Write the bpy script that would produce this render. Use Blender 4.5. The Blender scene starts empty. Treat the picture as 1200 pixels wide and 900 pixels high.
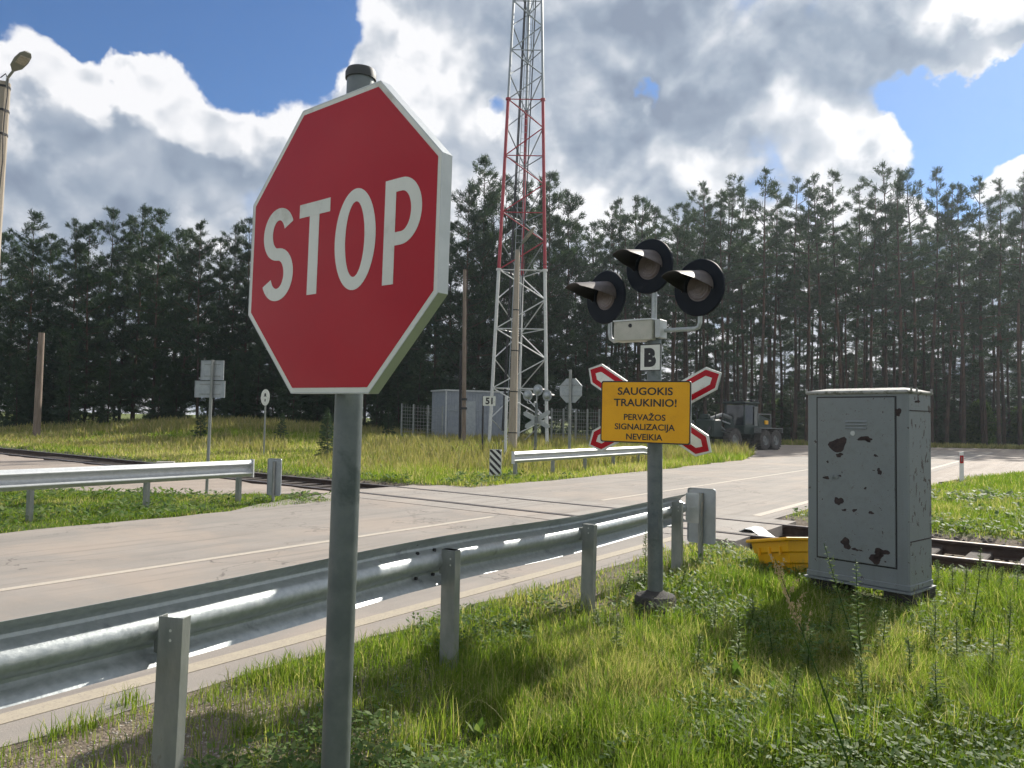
import bpy, math, random
import numpy as np
from mathutils import Vector, Matrix, Euler
R = math.radians
rnd = random.Random(7)
sc = bpy.context.scene
COL = sc.collection

# ------------------------------------------------------------------ camera
CH = 1.6
HAZE = .00032
PITCH, ROLL = R(2.67), R(1.0)
cd = bpy.data.cameras.new('camera'); cam = bpy.data.objects.new('camera', cd); COL.objects.link(cam)
cd.sensor_fit = 'HORIZONTAL'; cd.sensor_width = 36; cd.lens = 36 * 900 / 1200
cd.clip_start = 0.05; cd.clip_end = 6000
fw = Vector((0, math.cos(PITCH), math.sin(PITCH))); rt = Vector((1, 0, 0)); up = rt.cross(fw)
cr = math.cos(ROLL) * rt + math.sin(ROLL) * up; cu = -math.sin(ROLL) * rt + math.cos(ROLL) * up
cam.matrix_world = Matrix(((cr.x, cu.x, -fw.x, 0), (cr.y, cu.y, -fw.y, 0), (cr.z, cu.z, -fw.z, CH), (0, 0, 0, 1)))
sc.camera = cam
def ray(px, py): return cr * ((px - 600) / 900) + cu * ((450 - py) / 900) + fw
def G(px, py, z=0.0):
    d = ray(px, py); t = (z - CH) / d.z; return Vector((0, 0, CH)) + d * t
def D(px, py, y):
    d = ray(px, py); return Vector((0, 0, CH)) + d * (y / d.y)

# ------------------------------------------------------------------ light, sky
SUN_EL, SUN_AZ = 35.0, 38.5            # azimuth measured from +Y (straight ahead) towards +X
EXPOSURE = 0.55
sd = Vector((math.sin(R(SUN_AZ)) * math.cos(R(SUN_EL)), math.cos(R(SUN_AZ)) * math.cos(R(SUN_EL)), math.sin(R(SUN_EL))))
sl = bpy.data.lights.new('sun', 'SUN'); so = bpy.data.objects.new('sun', sl); COL.objects.link(so)
sl.energy = 5.0; sl.angle = R(0.5); sl.color = (1.0, 0.94, 0.84)
so.rotation_euler = sd.to_track_quat('Z', 'Y').to_euler(); so.location = (20, 30, 40)
sc.view_settings.view_transform = 'Standard'; sc.view_settings.look = 'None'
sc.view_settings.gamma = 1; sc.view_settings.exposure = EXPOSURE
sc.view_settings.use_curve_mapping = False

class NT:
    def __init__(s, tree): s.t = tree; s.n = tree.nodes; s.l = tree.links
    def node(s, typ, **kw):
        n = s.n.new(typ)
        for k, v in kw.items():
            if k.startswith('i_'):
                key = k[2:]
                key = int(key) if key.isdigit() else key.replace('__', ' ')
                s.set(n.inputs[key], v)
            else: setattr(n, k, v)
        return n
    def set(s, inp, v):
        if isinstance(v, bpy.types.NodeSocket): s.l.new(v, inp)
        else: inp.default_value = v
    def math(s, op, a, b=None, c=None, clamp=False):
        n = s.n.new('ShaderNodeMath'); n.operation = op; n.use_clamp = clamp
        s.set(n.inputs[0], a)
        if b is not None: s.set(n.inputs[1], b)
        if c is not None: s.set(n.inputs[2], c)
        return n.outputs[0]
    def vm(s, op, a, b=None, sc_=None):
        n = s.n.new('ShaderNodeVectorMath'); n.operation = op
        s.set(n.inputs[0], a)
        if b is not None: s.set(n.inputs[1], b)
        if sc_ is not None: s.set(n.inputs['Scale'], sc_)
        return n.outputs['Value'] if op in ('DISTANCE', 'LENGTH', 'DOT_PRODUCT') else n.outputs['Vector']
    def noise(s, v, scale, detail=4, rough=.55, dist=0.0, out=0):
        n = s.n.new('ShaderNodeTexNoise'); s.set(n.inputs['Vector'], v); n.inputs['Scale'].default_value = scale
        n.inputs['Detail'].default_value = detail; n.inputs['Roughness'].default_value = rough
        n.inputs['Distortion'].default_value = dist
        return n.outputs[out]
    def ramp(s, f, stops, mode='LINEAR'):
        n = s.n.new('ShaderNodeValToRGB'); s.set(n.inputs[0], f); n.color_ramp.interpolation = mode
        e = n.color_ramp.elements
        while len(e) < len(stops): e.new(.5)
        for k, (p, c) in enumerate(stops):
            e[k].position = p; e[k].color = (c, c, c, 1) if not hasattr(c, '__len__') else (*c, 1)
        return n.outputs[0]
    def mr(s, v, a, b, c=0.0, d=1.0, typ='LINEAR'):
        n = s.n.new('ShaderNodeMapRange'); n.interpolation_type = typ
        for k, x in enumerate((v, a, b, c, d)): s.set(n.inputs[k], x)
        return n.outputs[0]
    def mix(s, f, a, b, blend='MIX'):
        n = s.n.new('ShaderNodeMix'); n.data_type = 'RGBA'; n.blend_type = blend
        s.set(n.inputs[0], f)
        for inp, v in ((n.inputs[6], a), (n.inputs[7], b)):
            s.set(inp, v if isinstance(v, bpy.types.NodeSocket) else (*v[:3], 1))
        return n.outputs[2]

# clouds: soft blobs (screen-free: fixed directions in the sky) plus fractal noise
HOLES = [(250, 10, 140, 1.3), (105, 60, 68, 1.2), (180, 20, 100, .9), (335, 42, 62, .7), (80, 15, 60, .7), (1120, 155, 80, 1.4), (1180, 105, 56, 1.0), (1060, 118, 36, .6),
         (738, 147, 20, .62), (579, 128, 20, .5), (-260, -80, 200, 1.0), (700, -420, 220, .9), (1500, 300, 160, .9), (100, -500, 260, .8)]
BLOBS = [(80, 215, 110, .9), (205, 112, 78, 1.1), (165, 150, 70, .7), (275, 150, 80, .8), (30, 95, 60, .8), (312, 2, 36, 1.0), (1195, 198, 34, 1.2), (1190, 5, 62, 1.1), (1110, 25, 70, .9), (1045, 185, 44, .8), (430, 60, 60, .5), (700, 40, 200, .4)]
DARKS = [(300, 235, 120, .25), (80, 250, 90, .1), (560, 20, 110, .35), (740, 60, 150, .75), (880, 60, 170, .9), (1010, 30, 110, .7), (720, 170, 60, .3), (200, 200, 80, .35), (260, 175, 60, .4)]
LIGHTS = [(1180, 25, 70, .8), (190, 85, 70, .5), (280, 130, 60, .45), (150, 235, 80, .3), (560, 185, 80, .5), (620, 230, 80, .5), (1000, 170, 85, .9), (860, 180, 60, .45), (700, 250, 60, .6), (20, 110, 60, .3), (440, 70, 80, .4), (1130, 40, 60, .4), (500, 90, 60, .35)]
def cloud_group():
    g = bpy.data.node_groups.new('cloud_density', 'ShaderNodeTree')
    g.interface.new_socket('Dir', in_out='INPUT', socket_type='NodeSocketVector')
    g.interface.new_socket('Density', in_out='OUTPUT', socket_type='NodeSocketFloat')
    t = NT(g); gi = t.n.new('NodeGroupInput'); go = t.n.new('NodeGroupOutput')
    d0 = gi.outputs[0]
    wob = t.n.new('ShaderNodeTexNoise'); t.l.new(d0, wob.inputs['Vector']); wob.inputs['Scale'].default_value = 5.5
    wob.inputs['Detail'].default_value = 6; wob.inputs['Roughness'].default_value = .55
    w = t.vm('SCALE', t.vm('SUBTRACT', wob.outputs['Color'], (.5, .5, .5)), sc_=.22)
    d = t.vm('ADD', d0, w)
    st = t.vm('MULTIPLY', d0, (1, 1, 1.5))
    f = t.noise(st, 3.6, 8, .56, .3)
    vo = t.n.new('ShaderNodeTexVoronoi'); vo.feature = 'SMOOTH_F1'; t.l.new(d, vo.inputs['Vector']); vo.inputs['Scale'].default_value = 9
    vo.inputs['Smoothness'].default_value = .6; vo.inputs['Detail'].default_value = 2.5
    sz = t.n.new('ShaderNodeSeparateXYZ'); t.l.new(d0, sz.inputs[0])
    acc = t.math('ADD', t.math('MULTIPLY', f, 1.5), t.math('MULTIPLY', vo.outputs['Distance'], -.45))
    acc = t.math('ADD', acc, t.mr(sz.outputs[2], .0, .42, .55, .42))
    for lst, sg in ((HOLES, -1), (BLOBS, 1)):
        for (px, py, r, wt) in lst:
            c = ray(px, py).normalized()
            dist = t.vm('DISTANCE', d, tuple(c))
            v = t.mr(dist, r * .35 / 900, r * 1.25 / 900, wt * sg * .85, 0.0, 'SMOOTHSTEP')
            acc = t.math('ADD', acc, v)
    t.l.new(acc, go.inputs[0])
    return g
wd = bpy.data.worlds.new('World'); sc.world = wd; wd.use_nodes = True
t = NT(wd.node_tree); t.n.clear()
out = t.n.new('ShaderNodeOutputWorld'); bg = t.n.new('ShaderNodeBackground'); t.l.new(bg.outputs[0], out.inputs[0])
bg.inputs['Strength'].default_value = 0.075
sky = t.n.new('ShaderNodeTexSky'); sky.sky_type = 'NISHITA'; sky.sun_disc = False
sky.sun_elevation = R(SUN_EL); sky.sun_rotation = R(SUN_AZ); sky.air_density = 1.0; sky.dust_density = .25; sky.ozone_density = 1.6
tc = t.n.new('ShaderNodeTexCoord'); dirv = t.vm('NORMALIZE', tc.outputs['Generated'])
cg = cloud_group()
def grp(v):
    n = t.n.new('ShaderNodeGroup'); n.node_tree = cg; t.l.new(v, n.inputs[0]); return n.outputs[0]
d1 = grp(dirv)
d2 = grp(t.vm('ADD', dirv, (sd.x * .018, 0, .026)))
mask = t.mr(d1, .46, .80, 0, 1, 'SMOOTHSTEP')
thick = t.mr(d1, .60, 1.35, 0, 1, 'SMOOTHSTEP')
relief = t.math('SUBTRACT', d1, d2)
fine = t.noise(dirv, 14, 8, .6, .4)
dk = 0.0
wv = t.n.new('ShaderNodeTexNoise'); t.l.new(dirv, wv.inputs['Vector']); wv.inputs['Scale'].default_value = 7; wv.inputs['Detail'].default_value = 5
dw = t.vm('ADD', dirv, t.vm('SCALE', t.vm('SUBTRACT', wv.outputs['Color'], (.5, .5, .5)), sc_=.2))
for lst, sg in ((DARKS, -1), (LIGHTS, 1)):
    for (px, py, r, wt) in lst:
        c = ray(px, py).normalized()
        v = t.mr(t.vm('DISTANCE', dw, tuple(c)), 0, r * 1.3 / 900, wt * sg, 0.0, 'SMOOTHSTEP')
        dk = v if isinstance(dk, float) else t.math('ADD', dk, v)
mid = t.noise(t.vm('MULTIPLY', dw, (1, 1, 1.7)), 3.6, 7, .48, .25)
br = t.math('ADD', t.math('MAXIMUM', t.math('MINIMUM', t.math('MULTIPLY', relief, 1.3), .34), -.14), t.math('MULTIPLY', t.math('SUBTRACT', 1.0, thick), .30))
br = t.math('ADD', br, t.math('MULTIPLY', dk, .34))
br = t.math('ADD', br, t.math('MULTIPLY', t.math('SUBTRACT', fine, .5), .22))
br = t.math('ADD', br, t.math('MULTIPLY', t.math('SUBTRACT', mid, .5), 1.0))
def puff(v, sc_):
    vo = t.n.new('ShaderNodeTexVoronoi'); vo.feature = 'SMOOTH_F1'; t.l.new(v, vo.inputs['Vector']); vo.inputs['Scale'].default_value = sc_; vo.inputs['Smoothness'].default_value = .5; vo.inputs['Detail'].default_value = 2; return vo.outputs['Distance']
dq = t.vm('ADD', dirv, t.vm('SCALE', t.vm('SUBTRACT', wv.outputs['Color'], (.5, .5, .5)), sc_=.10))
pf = t.math('SUBTRACT', puff(t.vm('ADD', dq, (sd.x * .02, 0, .03)), 13), puff(dq, 13))
br = t.math('ADD', br, t.math('MULTIPLY', pf, .7))
br = t.math('ADD', br, .52)
ccol = t.ramp(br, [(0.0, (.23, .28, .37)), (.25, (.30, .36, .45)), (.5, (.42, .47, .55)), (.75, (.62, .65, .70)), (1.0, (.88, .88, .90))])
ccol10 = t.mix(1.0, ccol, (10, 10, 10), 'MULTIPLY')
skyc = t.mix(1.0, sky.outputs[0], (.56, .76, 1.02), 'MULTIPLY')
fin = t.mix(mask, skyc, ccol10)
t.l.new(fin, bg.inputs['Color'])
wd.cycles.sampling_method = 'MANUAL'; wd.cycles.sample_map_resolution = 256

# render settings
sc.render.engine = 'CYCLES'
sc.cycles.use_denoising = True; sc.cycles.use_adaptive_sampling = True; sc.cycles.adaptive_threshold = .03
try: sc.cycles.denoiser = 'OPENIMAGEDENOISE'
except Exception: pass
sc.cycles.max_bounces = 6; sc.cycles.transparent_max_bounces = 8; sc.cycles.diffuse_bounces = 3; sc.cycles.glossy_bounces = 3
sc.cycles.sample_clamp_indirect = 6

# ------------------------------------------------------------------ materials
MATS = {}
def mat(name, c1, c2=None, scale=6.0, rough=.6, metal=0.0, bump=0.0, bscale=40.0, detail=5, spec=.5, c3=None, s3=2.0, thr=(.55, .65), stretch=None, rvar=0.0, coat=0.0):
    m = bpy.data.materials.new(name); m.use_nodes = True; MATS[name] = m
    t = NT(m.node_tree); p = t.n['Principled BSDF']
    tc = t.n.new('ShaderNodeTexCoord'); v = tc.outputs['Object']
    if stretch: v = t.vm('MULTIPLY', v, stretch)
    p.inputs['Roughness'].default_value = rough; p.inputs['Metallic'].default_value = metal
    p.inputs['Specular IOR Level'].default_value = spec; p.inputs['Coat Weight'].default_value = coat
    p.inputs['Coat Roughness'].default_value = .08
    col = None
    if c2 is not None:
        n = t.noise(v, scale, detail, .6)
        col = t.mix(t.mr(n, .35, .65), c1, c2)
        if rvar: t.l.new(t.mr(n, .3, .7, rough - rvar, rough + rvar), p.inputs['Roughness'])
    if c3 is not None:
        n3 = t.noise(v, s3, 8, .65)
        col = t.mix(t.mr(n3, thr[0], thr[1]), col if col is not None else c1, c3)
    if col is None: p.inputs['Base Color'].default_value = (*c1, 1)
    else: t.l.new(col, p.inputs['Base Color'])
    if bump:
        b = t.n.new('ShaderNodeBump'); b.inputs['Strength'].default_value = bump; b.inputs['Distance'].default_value = .02
        t.l.new(t.noise(v, bscale, 6, .6), b.inputs['Height']); t.l.new(b.outputs[0], p.inputs['Normal'])
    return m
galv = mat('galvanised_steel', (.36, .39, .395), (.47, .50, .50), 30, .46, .5, .12, 60, rvar=.1, c3=(.22, .24, .25), s3=5, thr=(.6, .72))
galv_d = mat('weathered_zinc_tube', (.115, .135, .14), (.17, .19, .19), 12, .45, .45, .08, 60, c3=(.08, .10, .10), s3=6)
galv_p = mat('weathered_zinc_post', (.21, .23, .22), (.32, .33, .31), 9, .5, .55, .15, 50, c3=(.16, .12, .08), s3=9, thr=(.62, .7), stretch=(1, 1, .35))
zinc_lt = mat('pale_grey_paint', (.44, .46, .46), (.54, .56, .56), 10, .55, .2, .05)
redm = mat('sign_red', (.42, .0025, .013), (.38, .002, .011), 3, .4, 0, 0, spec=.2, coat=.14)
whitem = mat('sign_white', (.62, .64, .58), (.70, .71, .66), 8, .4, c3=(.5, .5, .44), s3=7)
rimm = mat('sign_rim_aluminium', (.48, .51, .50), (.58, .60, .59), 8, .4, .3)
yelm = mat('sign_yellow', (.80, .40, .012), (.76, .37, .010), 5, .5, c3=(.70, .34, .015), s3=3, spec=.3)
blackm = mat('black_paint', (.012, .012, .014), (.02, .02, .022), 10, .5)
backm = mat('sign_back_grey', (.30, .33, .35), (.38, .41, .42), 7, .5, .3)
darkblue = mat('signal_black_enamel', (.006, .009, .014), (.009, .013, .020), 5, .6, spec=.2)
visorm = mat('visor_outer_faded', (.065, .055, .05), (.125, .105, .095), 12, .55, c3=(.08, .065, .06), s3=14)
lensm = mat('lens_pale', (.13, .105, .10), (.19, .155, .15), 9, .3)
boxm = mat('signal_box_cream', (.40, .40, .34), (.48, .47, .41), 8, .5, c3=(.3, .29, .24), s3=6)
concm = mat('concrete', (.30, .29, .26), (.40, .38, .34), 6, .9, 0, .5, 30, c3=(.22, .21, .19), s3=3)
concd = mat('bitumen_concrete_foot', (.035, .033, .03), (.06, .055, .05), 6, .9, 0, .6, 40, c3=(.18, .17, .15), s3=5)
polec = mat('concrete_mast', (.30, .26, .21), (.38, .33, .27), 5, .9, 0, .3, 30, stretch=(1, 1, .2))
woodm = mat('weathered_timber', (.15, .115, .09), (.24, .19, .155), 5, .9, 0, .4, 20, stretch=(3, 3, .3))
railm = mat('rusty_rail', (.040, .028, .022), (.07, .045, .033), 8, .8, .1, .3)
railtop = mat('worn_rail_head', (.30, .27, .25), (.38, .34, .31), 4, .35, .8)
rubber = mat('tyre_rubber', (.045, .042, .04), (.09, .083, .075), 6, .9, 0, .3)
greenpaint = mat('dark_green_machine_paint', (.012, .028, .022), (.02, .035, .03), 4, .5)
machgrey = mat('machine_pale_grey', (.13, .14, .135), (.2, .21, .2), 4, .45)
glassm = mat('cab_glass', (.02, .025, .03), None, rough=.06, spec=.8)
yplast = mat('yellow_plastic', (.85, .44, .006), (.78, .40, .006), 6, .45, c3=(.40, .27, .05), s3=3, thr=(.56, .68))
redmast = mat('mast_red', (.36, .035, .05), (.30, .03, .04), 6, .5)
whitemast = mat('mast_white', (.52, .54, .54), (.62, .63, .62), 6, .5)
zincmast = mat('mast_zinc', (.26, .29, .31), (.32, .35, .37), 6, .5, .3)
lampm = mat('lamp_grey', (.22, .225, .21), (.27, .27, .25), 6, .5)
bark = mat('pine_bark', (.035, .029, .025), (.07, .05, .038), 5, .95, 0, 0, c3=(.14, .075, .043), s3=.35, thr=(.45, .7))
capm = mat('dark_plastic_cap', (.03, .034, .036), (.05, .055, .055), 8, .6)

def leafmat(name, ca, cb, cc, trans=.35, rough=.6, dead=None):
    m = bpy.data.materials.new(name); m.use_nodes = True; MATS[name] = m
    t = NT(m.node_tree); t.n.clear()
    o = t.n.new('ShaderNodeOutputMaterial')
    at = t.n.new('ShaderNodeAttribute'); at.attribute_name = 'tint'
    f = at.outputs['Fac']
    col = t.ramp(f, [(0, ca), (.5, cb), (.9, cc)] + ([(1.0, dead)] if dead else []))
    d = t.n.new('ShaderNodeBsdfPrincipled'); d.inputs['Roughness'].default_value = rough; d.inputs['Specular IOR Level'].default_value = .3
    tr = t.n.new('ShaderNodeBsdfTranslucent')
    t.l.new(col, d.inputs['Base Color']); t.l.new(t.mix(1, col, (1.15, 1.2, .7), 'MULTIPLY'), tr.inputs['Color'])
    mx = t.n.new('ShaderNodeMixShader'); mx.inputs[0].default_value = trans
    t.l.new(d.outputs[0], mx.inputs[1]); t.l.new(tr.outputs[0], mx.inputs[2]); t.l.new(mx.outputs[0], o.inputs[0])
    return m
grassm = leafmat('grass_blades', (.085, .165, .020), (.17, .245, .034), (.28, .32, .060), .58, dead=(.46, .40, .23))
tallm = leafmat('tall_dry_grass', (.13, .16, .045), (.24, .24, .08), (.36, .31, .14), .4, dead=(.42, .33, .20))
needlem = leafmat('pine_needles', (.026, .052, .031), (.038, .070, .038), (.070, .105, .050), .32)
needle2 = leafmat('dark_needles', (.022, .045, .030), (.032, .060, .036), (.058, .090, .046), .28)
shrubm = leafmat('shrub_leaves', (.04, .085, .02), (.07, .13, .03), (.13, .19, .05), .45)
weedm = leafmat('weed_leaves', (.06, .12, .025), (.10, .17, .04), (.20, .25, .09), .45, dead=(.4, .33, .2))
seedm = leafmat('dry_seed_heads', (.30, .22, .14), (.36, .27, .18), (.42, .33, .22), .4)

# ------------------------------------------------------------------ mesh helpers
class MB:
    def __init__(s): s.v = []; s.f = []; s.m = []
    def add(s, vs, fs, mi=0, M=None):
        b = len(s.v)
        for p in vs:
            p = Vector(p)
            if M is not None: p = M @ p
            s.v.append(tuple(p))
        for f in fs: s.f.append(tuple(b + i for i in f)); s.m.append(mi)
        return s
    def box(s, c, d, mi=0, M=None, ch=0.0):
        x, y, z = (k / 2 for k in d); cx, cy, cz = c
        if ch <= 0:
            vs = [(cx + i * x, cy + j * y, cz + k * z) for k in (-1, 1) for j in (-1, 1) for i in (-1, 1)]
            return s.add(vs, [(0, 2, 3, 1), (4, 5, 7, 6), (0, 1, 5, 4), (2, 6, 7, 3), (0, 4, 6, 2), (1, 3, 7, 5)], mi, M)
        ring = lambda e, z_: [(cx - x + e + ch, cy - y + e, z_), (cx + x - e - ch, cy - y + e, z_), (cx + x - e, cy - y + e + ch, z_), (cx + x - e, cy + y - e - ch, z_),
                              (cx + x - e - ch, cy + y - e, z_), (cx - x + e + ch, cy + y - e, z_), (cx - x + e, cy + y - e - ch, z_), (cx - x + e, cy - y + e + ch, z_)]
        vs = ring(ch, cz - z) + ring(0, cz - z + ch) + ring(0, cz + z - ch) + ring(ch, cz + z)
        fs = [tuple(range(7, -1, -1)), tuple(range(24, 32))]
        for r in range(3):
            for i in range(8): fs.append((r * 8 + i, r * 8 + (i + 1) % 8, r * 8 + 8 + (i + 1) % 8, r * 8 + 8 + i))
        return s.add(vs, fs, mi, M)
    def tube(s, pts, rad, seg=12, mi=0, caps=True, M=None):
        pts = [Vector(p) for p in pts]
        if not hasattr(rad, '__len__'): rad = [rad] * len(pts)
        vs = []; fs = []
        prev = None
        for i, p in enumerate(pts):
            tg = (pts[min(i + 1, len(pts) - 1)] - pts[max(i - 1, 0)]).normalized()
            if prev is None:
                a = tg.orthogonal().normalized()
            else:
                a = (prev - tg * prev.dot(tg)).normalized()
            prev = a; b = tg.cross(a)
            for k in range(seg):
                an = 2 * math.pi * k / seg
                vs.append(p + (a * math.cos(an) + b * math.sin(an)) * rad[i])
        for i in range(len(pts) - 1):
            for k in range(seg):
                fs.append((i * seg + k, i * seg + (k + 1) % seg, (i + 1) * seg + (k + 1) % seg, (i + 1) * seg + k))
        if caps: fs.append(tuple(range(seg - 1, -1, -1))); fs.append(tuple((len(pts) - 1) * seg + k for k in range(seg)))
        return s.add(vs, fs, mi, M)
    def prism(s, poly, z0, z1, mi=0, M=None):      # poly in xy, extruded in z
        n = len(poly)
        vs = [(x, y, z0) for x, y in poly] + [(x, y, z1) for x, y in poly]
        fs = [tuple(range(n - 1, -1, -1)), tuple(range(n, 2 * n))] + [(i, (i + 1) % n, n + (i + 1) % n, n + i) for i in range(n)]
        return s.add(vs, fs, mi, M)
    def build(s, name, mats, parent=None, smooth=False, bevel=0.0, M=None):
        me = bpy.data.meshes.new(name); me.from_pydata(s.v, [], s.f)
        if not isinstance(mats, (list, tuple)): mats = [mats]
        for m in mats: me.materials.append(m)
        me.polygons.foreach_set('material_index', s.m)
        if smooth:
            me.polygons.foreach_set('use_smooth', [True] * len(s.f))
            try: me.set_sharp_from_angle(angle=R(38))
            except Exception: pass
        me.update()
        o = bpy.data.objects.new(name, me); COL.objects.link(o)
        if parent is not None: o.parent = parent
        if M is not None: o.matrix_local = M
        if bevel:
            b = o.modifiers.new('b', 'BEVEL'); b.width = bevel; b.segments = 2; b.limit_method = 'ANGLE'; b.angle_limit = R(40)
        return o
def tag(o, label=None, cat=None, group=None, kind=None):
    if label: o['label'] = label
    if cat: o['category'] = cat
    if group: o['group'] = group
    if kind: o['kind'] = kind
    return o
def thing(name, loc, label, cat, rz=0.0, group=None, rot=None):
    o = bpy.data.objects.new(name, None); COL.objects.link(o); o.location = loc
    o.rotation_euler = rot if rot else (0, 0, rz); o.empty_display_size = .2
    return tag(o, label, cat, group)
def children(o): return [c for c in COL.objects if c.parent is o]
def copy_tree(o, parent=None):
    kids = list(o.children)
    c = o.copy(); COL.objects.link(c)
    if parent is not None: c.parent = parent
    for k in kids: copy_tree(k, c)
    return c
def basis(ex, ey, ez, o=(0, 0, 0)):
    return Matrix(((ex[0], ey[0], ez[0], o[0]), (ex[1], ey[1], ez[1], o[1]), (ex[2], ey[2], ez[2], o[2]), (0, 0, 0, 1)))
# plate space: x right, y up in the plane of a plate that stands upright and faces -Y; prism z -> towards the viewer
PL = basis((1, 0, 0), (0, 0, 1), (0, -1, 0))
def npmesh(name, V, F, mats, tint=None, parent=None, smooth=False):
    """V (n,3) array, F list of arrays each (m,k)"""
    me = bpy.data.meshes.new(name)
    me.vertices.add(len(V)); me.vertices.foreach_set('co', np.ascontiguousarray(V, dtype=np.float32).ravel())
    loops = np.concatenate([f.ravel() for f in F]); tot = np.concatenate([np.full(len(f), f.shape[1], dtype=np.int32) for f in F])
    st = np.concatenate(([0], np.cumsum(tot)[:-1])).astype(np.int32)
    me.loops.add(len(loops)); me.loops.foreach_set('vertex_index', loops.astype(np.int32))
    me.polygons.add(len(tot)); me.polygons.foreach_set('loop_start', st); me.polygons.foreach_set('loop_total', tot)
    if smooth: me.polygons.foreach_set('use_smooth', np.ones(len(tot), dtype=bool))
    for m in (mats if isinstance(mats, (list, tuple)) else [mats]): me.materials.append(m)
    if tint is not None:
        a = me.attributes.new('tint', 'FLOAT', 'POINT'); a.data.foreach_set('value', tint.astype(np.float32))
    me.update(calc_edges=True)
    o = bpy.data.objects.new(name, me); COL.objects.link(o)
    if parent is not None: o.parent = parent
    return o
def text_mesh(s, size, bold=0.0, sx=1.0, thick=.0012, font=None):
    cu_ = bpy.data.curves.new('txt', 'FONT'); cu_.body = s; cu_.size = size; cu_.align_x = 'CENTER'; cu_.align_y = 'CENTER'
    cu_.offset = bold; cu_.extrude = thick / 2; cu_.resolution_u = 4
    o = bpy.data.objects.new('txt', cu_); COL.objects.link(o)
    dg = bpy.context.evaluated_depsgraph_get(); me = bpy.data.meshes.new_from_object(o.evaluated_get(dg))
    COL.objects.unlink(o); bpy.data.objects.remove(o)
    vs = [tuple(v.co) for v in me.vertices]; fs = [tuple(p.vertices) for p in me.polygons]
    xs = [v[0] for v in vs]; ys = [v[1] for v in vs]
    cx = (min(xs) + max(xs)) / 2; w = max(xs) - min(xs)
    vs = [((v[0] - cx) * sx, v[1], v[2]) for v in vs]
    return vs, fs, w * sx, max(ys) - min(ys)

# ------------------------------------------------------------------ road frame
TH = R(36.3); U = Vector((math.sin(TH), math.cos(TH), 0)); N = Vector((-U.y, U.x, 0))   # s along the road, t to its left
def ST(s, t, z=0.0): return U * s + N * t + Vector((0, 0, z))
RD = Vector((-math.sin(R(51.6)), math.cos(R(51.6)), 0)); RC = Vector((3.65, 11.87, 0)); RN = Vector((RD.y, -RD.x, 0))  # railway direction, a point of its centre line
if RN.dot(U) < 0: RN = -RN

def vnoise(x, y, sc_, seed=0):
    x = np.asarray(x) * sc_ + seed * 17.3; y = np.asarray(y) * sc_ + seed * 5.7
    xi = np.floor(x); yi = np.floor(y); fx = x - xi; fy = y - yi
    def h(a, b):
        v = np.sin(a * 127.1 + b * 311.7 + seed * 74.7) * 43758.5453; return v - np.floor(v)
    fx = fx * fx * (3 - 2 * fx); fy = fy * fy * (3 - 2 * fy)
    return (h(xi, yi) * (1 - fx) + h(xi + 1, yi) * fx) * (1 - fy) + (h(xi, yi + 1) * (1 - fx) + h(xi + 1, yi + 1) * fx) * fy
def fbm(x, y, s, seed=0): return .55 * vnoise(x, y, s, seed) + .3 * vnoise(x, y, s * 2.1, seed + 1) + .15 * vnoise(x, y, s * 4.3, seed + 2)
def sst(a, b, v): k = np.clip((v - a) / (b - a), 0, 1); return k * k * (3 - 2 * k)
ROADN, ROADF = 4.15, 11.35
def st_of(x, y): return x * U.x + y * U.y, x * N.x + y * N.y
def rail_d(x, y): return (x - RC.x) * RN.x + (y - RC.y) * RN.y      # signed, + beyond the track
def inpoly(x, y, poly):
    r = np.zeros(np.shape(x), bool); n = len(poly)
    for i in range(n):
        x1, y1 = poly[i]; x2, y2 = poly[(i + 1) % n]
        c = ((y1 > y) != (y2 > y)) & (x < (x2 - x1) * (y - y1) / ((y2 - y1) or 1e-9) + x1); r ^= c
    return r
P2 = lambda v: (v.x, v.y)
YARD = [P2(ST(-40 + 0, 12.2 + 60)), P2(G(-60, 574)), P2(G(60, 573)), P2(G(240, 579)), P2(G(330, 578)), P2(G(400, 577)), P2(RC + RD * 11 - RN * .95), P2(RC + RD * 60 - RN * .95)]
YARD[0] = P2(RC + RD * 60 - RN * 8)
FAR = [P2(ST(19, ROADN + .3)), P2(ST(24, 3.3)), P2(ST(29, 2.7)), P2(ST(36, 1.2)), P2(ST(45, -4)), P2(ST(52, -16)), (110, 26), (110, 52), (70, 58), (45, 60), (26, 61.5), (17, 60), (11, 60), (9.5, 54),
       (12, 47), (13, 41), (11.6, 37.5), P2(ST(34, 12.0)), P2(ST(26, 11.6)), P2(ST(20, ROADF - .3))]
def Hg(x, y):
    x = np.asarray(x, float); y = np.asarray(y, float)
    s, t_ = st_of(x, y); rd = rail_d(x, y)
    z = -.02 + .05 * (fbm(x, y, .35, 3) - .5) * sst(2, 8, np.hypot(x, y))
    bank = sst(4, 22, rd) * sst(2, 26, -x + .05 * y) * (1 - sst(14, 22, s - 60))
    z = z + .95 * bank + .25 * (fbm(x, y, .09, 9) - .5) * sst(25, 60, y)
    z = z + .10 * sst(.6, 0, np.abs(t_ - 2.6) / 6) * 0
    tr = 1 - sst(1.35, 2.1, np.abs(rd))
    z = z * (1 - tr) + (-.19) * tr
    m = sst(ROADN + .08, ROADN + .3, t_) * (1 - sst(ROADF - .3, ROADF - .1, t_)) * (1 - sst(60, 64, s))
    z = z * (1 - m) + (-.07) * m; e_ = np.exp(-((t_ - ROADN) / .35) ** 2) * (s > -20) * (1 - tr); z = z + e_ * .012 * (1 - m)
    for P in (YARD, FAR):
        ip = inpoly(x, y, P); z = np.where(ip & (tr < .5), np.minimum(z, -.05), z)
    return z
def hz(x, y): return float(Hg(np.array([x]), np.array([y]))[0])

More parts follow.
